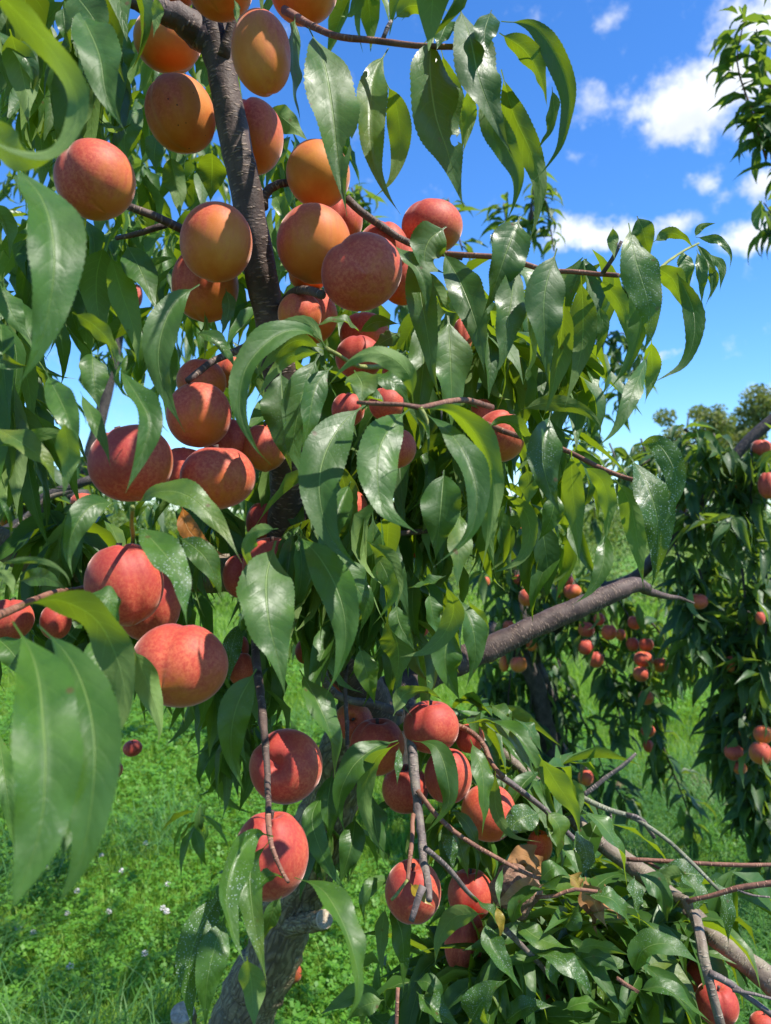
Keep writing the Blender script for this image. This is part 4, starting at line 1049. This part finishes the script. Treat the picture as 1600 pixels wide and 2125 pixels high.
# ------------------------------------------------------------------ the near peach tree
tree = empty('peach_tree', (P(500, 2150, 1.5).x, 1.5, 0), 'near peach tree with a dark leaning trunk and limbs, heavy with red and orange peaches', 'tree')
def br(name, s, rad, mat, d0=None, d1=None, deps=None, **kw):
    px = parse(s); n = len(px)
    deps = deps or [d0+((d1 if d1 else d0)-d0)*i/max(1, n-1) for i in range(n)]
    rr = rad if len(rad) == n else list(np.interp(np.linspace(0, 1, n), np.linspace(0, 1, len(rad)), rad))
    if name == 'twig': rr = [q*.74 for q in rr]
    o = link(name, tube([P(x, y, d) for (x, y), d in zip(px, deps)], rr, seed=abs(len(px)+int(px[0][0])), **kw), M[mat], tree)
    return o
tb = P(470, 2200, 1.5)
o = link('trunk', tube([(tb.x-.05, 1.55, -.1), (tb.x-.03, 1.53, .25), P(505,2110,1.5), P(560,1990,1.47), P(610,1860,1.45), P(655,1750,1.4), P(710,1590,1.36), P(755,1470,1.3)],
     [.085, .068, .056, .053, .052, .05, .047, .045], seg=22, step=.012, rough=.05, seed=5), M['bark_old'], tree)
br('limb', '775,1490 735,1405 680,1320 630,1235 600,1130 597,1000 588,850 572,720 552,620 530,500 508,380 480,250 458,140 440,55 425,-60 415,-220', [.040,.036,.032,.030,.026,.0215,.0195,.0185,.0172,.0165,.016,.0158,.0155,.0165,.013,.010], 'bark',
   deps=[1.3,1.22,1.13,1.08,1.0,.94,.90,.87,.85,.83,.82,.82,.82,.82,.82,.82], seg=20, step=.008, rough=.035)
br('limb', '750,1490 800,1445 880,1405 1000,1352 1100,1305 1200,1262 1280,1228 1318,1213 1345,1222', [.040,.032,.026,.022,.0200,.0188,.0175,.0145,.009], 'bark', 1.32, 1.48, seg=16, step=.01)
br('twig', '1325,1217 1350,1228 1385,1238 1410,1241 1440,1252', [.014,.011,.0075,.005,.003], 'bark', 1.48, 1.62)
br('limb', '608,1180 540,1185 450,1190 330,1200 200,1198 110,1175 30,1142 -60,1100', [.03,.027,.023,.0195,.0185,.0185,.0185,.017], 'bark_low', 1.02, .92, seg=16, step=.01)
br('limb', '455,95 420,75 385,45 340,22 300,8 240,-4 150,-30', [.016,.0155,.014,.012,.009,.006,.004], 'bark', deps=[.82,.82,.81,.80,.79,.78,.76], seg=14, step=.008, rough=.08)
br('twig', '462,120 472,80 482,40 490,-10 500,-70', [.010,.007,.006,.005,.004], 'bark', .81, .80)
br('twig', '545,430 548,405 570,385 600,378 625,382', [.008,.007,.0062,.0058,.005], 'bark', .83, .85)
br('twig', '720,412 750,440 790,468 840,500 900,520 960,535', [.006,.006,.0055,.005,.0045,.004], 'bark', .86, .84)
br('twig', '265,428 320,448 372,472 440,500 520,500', [.005,.0055,.006,.0065,.007], 'bark', .76, .83)
br('twig', '240,494 275,488 312,476 345,466', [.003,.0038,.0042,.0046], 'bark', .80, .80)
br('twig', '585,655 590,625 610,605 640,603 668,612', [.006,.0056,.0056,.006,.006], 'bark', .86, .73)
br('twig', '390,790 420,765 450,745 510,720 565,690', [.0045,.005,.005,.006,.007], 'bark', .78, .86)
br('twig', '590,20 650,55 700,75 780,84 850,93 935,97 1000,92', [.006,.0048,.0042,.004,.0038,.0034,.003], 'twig_red', deps=[.82,.79,.76,.74,.72,.71,.70])
br('twig', '795,80 805,55 812,42', [.003,.0028,.002], 'twig_grey', .74, .74)
br('twig', '900,525 980,530 1050,536 1130,560 1190,564 1250,569 1282,571', [.004,.0038,.0036,.0034,.0032,.0032,.003], 'twig_red', .82, .74)
br('twig', '1250,568 1266,545 1275,530 1290,500', [.003,.0028,.0028,.002], 'twig_grey', .745, .73)
br('twig', '1280,571 1340,575 1390,540 1420,520 1450,505', [.003,.0026,.0024,.0022,.002], 'twig_green', .85, 1.05)
br('twig', '1010,880 1060,900 1130,920 1180,937 1240,968 1300,992 1345,1000', [.0045,.004,.0036,.0034,.0032,.003,.0026], 'twig_red', .86, .72)
br('twig', '740,835 790,838 840,840 872,846', [.002,.0024,.0024,.0028], 'twig_red', .60, .60)
br('twig', '872,846 885,870 890,900', [.0026,.002,.0012], 'twig_green', .60, .60)
br('twig', '872,846 960,830 1020,845', [.0028,.0035,.0045], 'twig_red', .60, .85)
br('twig', '676,722 700,735 745,760 800,760', [.0022,.0024,.003,.004], 'twig_green', .625, .85)
br('twig', '745,1105 780,1108 850,1105 900,1100 960,1098', [.0045,.005,.0055,.0055,.005], 'bark', 1.0, 1.1)
br('twig', '275,1052 273,1085 276,1120 270,1160', [.0022,.0024,.0026,.0028], 'twig_green', .575, .74)
br('twig', '-40,1290 20,1268 70,1245 120,1228 165,1222 200,1205', [.004,.0036,.0034,.0034,.0034,.004], 'twig_red', .44, .80)
br('twig', '535,1400 541,1440 546,1500 552,1560 556,1640 556,1690', [.0065,.006,.0056,.0042,.0038,.0036], 'bark', .86, .655, rough=.1)
br('twig', '556,1690 560,1740 572,1780 588,1815 598,1830', [.0034,.003,.0024,.0022,.002], 'twig_red', .645, .60)
br('twig', '535,1400 530,1340 540,1270 560,1220', [.0065,.007,.008,.009], 'bark', .86, 1.0)
br('twig', '718,1380 716,1420 717,1460 720,1500 720,1560', [.004,.004,.0042,.004,.003], 'bark', 1.05, 1.0, rough=.12)
br('twig', '640,1310 660,1350 670,1400 690,1435 720,1452 780,1462 835,1480', [.009,.009,.0085,.008,.008,.0075,.007], 'twig_grey', 1.1, 1.12, rough=.1)
br('limb', '850,1440 852,1500 856,1560 864,1650 874,1730 880,1790 888,1830 891,1868', [.0072,.0068,.0064,.0058,.0052,.0048,.0042,.0034], 'twig_grey', 1.1, .84, step=.008, rough=.08)
br('twig', '878,1838 866,1875 853,1912', [.0055,.005,.0042], 'twig_grey', .845, .83, rough=.1)
br('twig', '866,1640 905,1692 965,1742 1040,1785 1090,1812 1122,1824', [.0042,.004,.0038,.0036,.0034,.003], 'twig_red', .98, .93, rough=.07)
br('twig', '882,1760 915,1788 945,1820 966,1846 990,1870', [.0045,.0042,.004,.0036,.003], 'twig_grey', .9, .95, rough=.09)
br('twig', '858,1690 855,1740 850,1790 846,1826', [.0035,.0035,.0035,.003], 'twig_red', .95, .86, rough=.08)
br('twig', '846,1826 835,1840 822,1858 812,1868', [.0022,.0022,.0024,.002], 'twig_green', .855, .845)
br('twig', '900,1500 960,1510 1000,1540 1020,1585 1045,1612', [.005,.005,.0046,.0042,.004], 'twig_red', 1.08, .99, rough=.08)
br('twig', '1030,1605 1080,1640 1130,1680 1170,1720 1220,1770', [.006,.0055,.005,.005,.005], 'twig_grey', 1.05, 1.08)
br('twig', '1120,1600 1200,1650 1260,1680 1310,1695 1380,1740 1440,1795 1492,1848', [.0045,.0044,.0044,.004,.0036,.0032,.0028], 'twig_lichen', deps=[1.05,1.02,1.0,1.0,.98,.97,.96], rough=.06)
br('twig', '1205,1655 1260,1612 1292,1590 1320,1563', [.0042,.0038,.0036,.0022], 'twig_grey', 1.02, 1.02, rough=.12)
br('twig', '1300,1690 1330,1700 1348,1722 1358,1740', [.0042,.004,.0036,.0036], 'twig_grey', 1.0, .99, rough=.14)
br('twig', '1266,1680 1268,1695 1267,1706', [.0022,.002,.0018], 'twig_grey', 1.0, .995, rough=.1)
br('twig', '1300,1783 1360,1786 1450,1792 1530,1795 1640,1795', [.004,.004,.0038,.0038,.0036], 'twig_red', 1.08, 1.04, rough=.06)
br('twig', '1340,1788 1380,1808 1415,1818', [.003,.0028,.002], 'twig_red', 1.08, 1.05)
br('twig', '1425,1872 1480,1858 1540,1842 1640,1828', [.004,.0042,.0044,.0046], 'twig_red', .95, .92, rough=.08)
br('twig', '1530,1846 1560,1858 1598,1862', [.002,.0018,.0014], 'twig_grey', .93, .92)
br('limb', '1040,1560 1130,1640 1220,1730 1310,1795 1390,1860 1460,1925 1530,1985 1600,2035 1690,2090', [.008,.010,.0115,.0125,.0138,.0145,.0152,.016,.017], 'bark_low', deps=[1.28,1.22,1.16,1.12,1.08,1.05,1.03,1.0,.98], seg=16, step=.01, rough=.06)
br('limb', '1392,1862 1430,1880 1450,1930 1462,1990 1478,2060 1500,2140', [.0085,.0078,.0068,.006,.0055,.0052], 'bark_low', deps=[1.05,1.0,.95,.92,.90,.89], rough=.07)
br('twig', '1472,2018 1520,2045 1560,2075 1620,2120', [.0055,.005,.0045,.004], 'twig_grey', .905, .88, rough=.08)
br('twig', '1520,2055 1560,2062 1610,2075', [.003,.0026,.002], 'twig_grey', .89, .88)
br('twig', '1110,1862 1150,1860 1190,1846 1240,1850', [.003,.003,.003,.0026], 'twig_red', .94, .93)
br('twig', '1050,1930 1085,1965 1120,2000 1150,2040', [.005,.0045,.0042,.004], 'twig_grey', .94, .96)
br('twig', '1280,2030 1310,2050 1330,2062 1290,2040', [.003,.0028,.0026,.003], 'twig_red', .9, .9)
br('twig', '826,2050 824,2085 822,2140', [.003,.003,.003], 'twig_red', .92, .9)
br('twig', '20,1105 45,1085 80,1050 110,1030 150,1020', [.007,.0075,.008,.006,.004], 'bark_low', 1.3, 1.3)
# pruned stubs with pale cut ends
def stub(s, r0, r1, d0, d1, mat):
    px = parse(s); o = br('pruned_stub', s, [r0, (r0+r1)/2, r1], mat, d0, d1, step=.008, rough=.06)
    a, b = P(*px[-2], d0+(d1-d0)*.6), P(*px[-1], d1); ax = (b-a).normalized(); n = 18
    rs = np.random.RandomState(3); e1 = ax.orthogonal().normalized(); e2 = ax.cross(e1)
    V = [b+ax*.0045+(e1*math.cos(q)+e2*math.sin(q))*r1*k+ax*rs.normal(0, .0006) for k in (.97, .6, .25) for q in np.linspace(0, 6.283, n, endpoint=False)]
    V += [b-ax*.001+(e1*math.cos(q)+e2*math.sin(q))*r1*1.0 for q in np.linspace(0, 6.283, n, endpoint=False)]
    Fq = [(r*n+i, r*n+(i+1) % n, (r+1)*n+(i+1) % n, (r+1)*n+i) for r in (0, 1) for i in range(n)]+[(3*n+i, 3*n+(i+1) % n, (i+1) % n, i) for i in range(n)]
    me = bpy.data.meshes.new('cut'); me.from_pydata([tuple(v) for v in V], [], Fq+[tuple(range(2*n, 3*n))]); link('cut_face', me, M['cut_wood'], o)
stub('590,1925 632,1915 672,1908', .019, .0155, 1.43, 1.32, 'bark_old')
stub('440,2330 398,2215 379,2104', .024, .0195, 1.40, 1.27, 'bark_old')

# ---- leaves placed one by one: face (u upper side, d underside, + roll) | depth | seen width px | points base to tip | options
nleaf = [0]
def put(spec):
    f = [q.strip() for q in spec.split('|')]
    face = f[0]; roll = math.radians(float(face[1:] or rng.uniform(-22, 22))+(180 if face[0] == 'd' else 0))
    ds = [float(q) for q in f[1].split('>')]; wpx = float(f[2]); px = parse(f[3]); op = f[4].split() if len(f) > 4 else []
    d0 = ds[0]; d1 = ds[1] if len(ds) > 1 else d0+rng.uniform(-.025, .02); bul = ds[2] if len(ds) > 2 else 0
    Lm = sum(math.dist(px[i], px[i+1]) for i in range(len(px)-1))*d0/F
    arch = (-1 if face[0] == 'u' else 1)*rng.uniform(.22, .42)*Lm*(1 if px[-1][1]-px[0][1] > .4*Lm*F/d0 else .35)
    n = 84 if wpx > 40 else 40
    c2 = catmull(px, n); t = np.linspace(0, 1, n+1); dep = d0+(d1-d0)*t+bul*np.sin(math.pi*t)+(arch*(1-(1-np.clip(t/.6, 0, 1))**2)-arch*.62 if len(ds) < 3 else 0)
    C = np.stack([(c2[:, 0]-800)/F*dep, dep, EYE-(c2[:, 1]-1062.5)/F*dep], 1)
    T = unit(np.gradient(C, axis=0)); view = unit(np.array([0, 0, EYE])-C)
    aim = view+(1.3 if face[0] == 'u' else -.45)*np.array([.45, -.1, .9])*(1 if px[0][1] > 1380 else .35)
    N0 = unit(aim-T*(aim*T).sum(1)[:, None]); Sd = np.cross(T, N0)
    tw = math.radians(rng.choice((-1, 1))*rng.uniform(15, 62)); blunt = rng.uniform(.72, 1.0); mat = 'leaf'; dust = rng.random()*.25; hole = []; fold = rng.uniform(26, 54)
    for q in op:
        if q[0] == 't': tw = math.radians(float(q[1:]))
        elif q[0] == 'D': dust = float(q[1:] or 1)
        elif q[0] == 'f': fold = float(q[1:])
        elif q[0] == 'h': hole.append([float(a) for a in q[1:].split('/')])
        elif q[0] == 'b': blunt = float(q[1:])
        elif q == 'Y': mat = 'leaf_yellow'
        elif q == 'O': mat = 'leaf_orange'
        elif q == 'B': mat = 'leaf_dry'
    a = roll+tw*(t-.3); Nr = N0*np.cos(a)[:, None]+Sd*np.sin(a)[:, None]
    W = wpx*d0/F/max(.45, abs(math.cos(roll)))*.97
    seed = 500+nleaf[0]; nleaf[0] += 1
    V, Fq, UV = leaf_grid(C, Nr, W, k=4 if wpx > 40 else 3, fold=fold, wave=.19 if mat != 'leaf_dry' else .4, seed=seed, teeth=.022 if wpx > 40 else .03, blunt=blunt)
    Fq = orient_up(V, Fq, Nr[n//2])
    for (hu, hv, hr) in hole: V, Fq = punch(V, Fq, UV, hu, hv, hr, hr*2.6)
    o = link('leaf', mesh_np('leaf_blade', V, Fq, UV, np.full(len(V), rng.random())), M[mat], tree, (dust, 0, 0, 1))
    if mat == 'leaf_dry': o['label'] = 'dry curled brown leaf'
    if mat == 'leaf_orange': o['label'] = 'orange withered leaf'
for line in LEAVES.strip().splitlines():
    if line.strip() and not line.startswith('#'): put(line)

fol = Foliage(tree, 'leaf', 'fine', 300)
def fill(x0, x1, y0, y1, d0, d1, n, ln=.12, hang=.75, dust=.3, ok=None):
    for k in range(n):
        for _ in range(20):
            x, y = rng.uniform(x0, x1), rng.uniform(y0, y1)
            if ok is None or ok(x, y): break
        fol.whorl(P(x, y, rng.uniform(d0, d1)), rng.choice((5, 6, 7)), ln, hang=hang, dust=dust)
fill(170, 480, 0, 760, 1.15, 1.75, 46)
fill(-20, 190, 60, 560, .9, 1.6, 20)
fill(-20, 200, 560, 900, 1.0, 1.5, 7)
fill(540, 720, 230, 700, 1.1, 1.6, 16)
fill(560, 1010, 590, 1120, 1.0, 1.35, 78, ln=.13, dust=.15)
fill(600, 790, 960, 1190, .82, .92, 7, ln=.135, hang=1.0)
fill(640, 900, 1180, 1330, .98, 1.06, 8, ln=.13, hang=.9)
fill(960, 1240, 540, 880, .92, 1.25, 24)
fill(960, 1200, 880, 1120, .95, 1.3, 14)
fill(-40, 90, 540, 900, .75, 1.0, 7, ln=.13, hang=1.0)
fill(-20, 260, -80, 160, .7, 1.0, 8, ln=.13, hang=1.0)
fill(430, 560, 1330, 1560, 1.1, 1.35, 6, hang=1.0)
fill(140, 520, 1010, 1300, .85, 1.3, 18)
fill(280, 520, 1270, 1420, 1.0, 1.3, 8)
fill(-20, 240, 1060, 1330, .8, 1.1, 14)
fill(500, 960, 1150, 1340, 1.3, 1.7, 26, dust=.2)
fill(640, 760, 1480, 1700, 1.3, 1.6, 8)
fill(480, 600, 1400, 1540, 1.2, 1.5, 5)
fill(400, 520, 1640, 1860, 1.5, 1.7, 5, .09)
fill(930, 1250, 1450, 1800, 1.14, 1.28, 24, ln=.13, hang=.2, dust=.9, ok=lambda x, y: y > 1400+(x-930)*.75)
bare = [(960, 1890, 85), (975, 1800, 60), (1195, 2030, 80), (1470, 2010, 100), (857, 1830, 90), (1080, 1830, 70), (1240, 1850, 50), (1480, 2080, 90)]
fill(900, 1440, 1830, 2160, 1.04, 1.15, 64, ln=.13, hang=.05, dust=.7, ok=lambda x, y: y > 1790+(x-900)*.18 and all(math.hypot(x-a, y-b) > c for a, b, c in bare))
fill(1000, 1440, 1850, 2150, .95, 1.04, 26, ln=.115, hang=.0, dust=.6, ok=lambda x, y: y > 1800+(x-900)*.2 and all(math.hypot(x-a, y-b) > c*1.35 for a, b, c in bare))
fill(760, 1000, 1960, 2160, 1.1, 1.35, 12, hang=.7, dust=.7)
fill(1380, 1530, 1830, 1960, 1.0, 1.2, 4, hang=.7, dust=1)
fill(-400, 900, -420, -60, .6, 1.6, 46)
fill(-500, -60, -300, 1300, .6, 1.4, 34)
for k in range(62): fol.whorl((rng.uniform(.35, 1.5), rng.uniform(1.5, 2.35), rng.uniform(3.08, 3.5)), 7, .14)      # unseen upper crown, added above the frame to shade the lawn
fol.build(used=nleaf[0])

# ------------------------------------------------------------------ peaches
def peach_mesh(seed, notch=False):
    r = np.random.RandomState(seed); nu, nv = 44, 30; cav = r.uniform(.16, .26); sut = r.uniform(.045, .08); V = []
    lob = r.uniform(-.034, .034, 4)
    for i in range(nv+1):
        ph = math.pi*i/nv
        for j in range(nu):
            th = 2*math.pi*j/nu; dth = min(th, 2*math.pi-th)
            q = .5*(1-cav*1.5*math.exp(-(ph/.27)**2)+.035*math.exp(-((math.pi-ph)/.16)**2)-.03*math.exp(-((math.pi-ph)/.5)**2))
            q *= 1-sut*math.exp(-(dth/.17)**2)*min(1, math.sin(ph)*1.3+.25)*(1 if ph < 2.4 else .5)
            q *= 1+.022*math.exp(-((dth-.55)/.35)**2)*math.sin(ph)+lob[0]*math.sin(2*th+1)*math.sin(ph)+lob[1]*math.sin(3*ph)+lob[2]*math.cos(th)*math.sin(ph)
            if notch: q *= 1-.10*math.exp(-((ph-1.75)/.22)**2-((th-4.9)/.4)**2)
            V.append((q*math.sin(ph)*math.cos(th), q*math.sin(ph)*math.sin(th), q*math.cos(ph)))
    Fq = [(i*nu+j, (i+1)*nu+j, (i+1)*nu+(j+1) % nu, i*nu+(j+1) % nu) for i in range(nv) for j in range(nu)]
    return mesh_np('peach', V, Fq)
PM = [peach_mesh(i) for i in range(5)]+[peach_mesh(9, True)]
for me in PM: me.materials.append(M['peach'])
STALK = tube([(0, 0, .30), (.01, 0, .40), (.02, .01, .49)], [.035, .03, .04], seg=7, step=.04); STALK.materials.append(M['bark'])
def peach(cx, cy, w, h, d, label, red=.5, pose='up', tilt=0, spin=None, spots=0.0, group='peaches on the near tree', mesh=None, stalk=True):
    size = (w+h)/2; d = d or 119.5/size
    ex = 1.0/math.sqrt(1+((cx-800)/F)**2*.55+((cy-1062.5)/F)**2*.55)
    W, H = w*d/F*ex, h*d/F*ex; red = min(1, red+.03)
    o = link('peach', PM[rng.randrange(5)] if mesh is None else PM[mesh], None, None, (red, spots, 0, 1))
    sp = -1.57+rng.uniform(-1.0, 1.3) if spin is None else spin
    if pose == 'up': rot = Matrix.Rotation(math.radians(tilt), 4, 'Y') @ Matrix.Rotation(math.radians(rng.uniform(-14, 10)), 4, 'X') @ Matrix.Rotation(sp, 4, 'Z'); scl = (W, (W+H)/2 if False else W, H)
    elif pose == 'front': rot = Matrix.Rotation(math.radians(tilt), 4, 'Y') @ Matrix.Rotation(math.radians(68), 4, 'X') @ Matrix.Rotation(sp, 4, 'Z'); scl = (W, W*.15+H*.85, (W+H)/2)
    else: rot = Matrix.Rotation(math.radians(tilt), 4, 'Y') @ Matrix.Rotation(math.radians(-68), 4, 'X') @ Matrix.Rotation(sp, 4, 'Z'); scl = (W, W*.15+H*.85, (W+H)/2)
    o.matrix_basis = Matrix.Translation(P(cx, cy, d)) @ rot @ Matrix.Diagonal((*scl, 1))
    if stalk:
        s_ = link('stalk', STALK, None); s_.parent = o
    return tag(o, label, 'peach', group)
for a in PEACHES: peach(*a[:6], **(a[6] if len(a) > 6 else {}))
for a in FAR_PEACHES: peach(a[0], a[1], a[2], a[3], a[4], a[5], red=a[6]*.8-.12, group='peaches on the trees behind', stalk=False)

# shrivelled brown peach hanging among the dry leaves
r = np.random.RandomState(2); nu, nv = 40, 26; V = []
for i in range(nv+1):
    for j in range(nu):
        ph, th = math.pi*i/nv, 2*math.pi*j/nu
        q = .5*(1+.10*math.sin(3*th+2*math.sin(2*ph))*math.sin(ph)+.06*math.sin(7*th+3*ph)*math.sin(ph)+.05*math.sin(5*ph+th)-.22*math.exp(-(ph/.3)**2))
        V.append((q*math.sin(ph)*math.cos(th), q*math.sin(ph)*math.sin(th), q*math.cos(ph)))
me = mesh_np('rotten_peach', V, [(i*nu+j, (i+1)*nu+j, (i+1)*nu+(j+1) % nu, i*nu+(j+1) % nu) for i in range(nv) for j in range(nu)])
o = link('rotten_peach', me, M['rot']); o.location = P(1072, 1846, 1.0); o.scale = (.062, .06, .058); o.rotation_euler = (.9, .3, .4)
tag(o, 'shrivelled brown rotten peach among dry leaves at the lower right', 'peach')

# windfall peaches lying in the grass
for (px, py, dia, red, mat, label) in ((606, 2019, .062, .7, 'peach', 'red windfall peach lying in the long grass behind the trunk'), (1500, 1986, .055, .9, 'rot', 'brown rotting windfall peach in the shaded grass at the right'), (1283, 1632, .05, .3, 'rot', 'brown windfall peach on the grass behind the lichen coloured twig')):
    d = (EYE-.035)*F/(py-1062.5); p = P(px, py, d)
    o = link('peach' if mat == 'peach' else 'rotten_peach', PM[2] if mat == 'peach' else me, M[mat], None, (red, 0, 0, 1)); o.location = p; o.scale = (dia, dia, dia*.97); o.rotation_euler = (1.1, .5, 2)
    tag(o, label, 'peach')
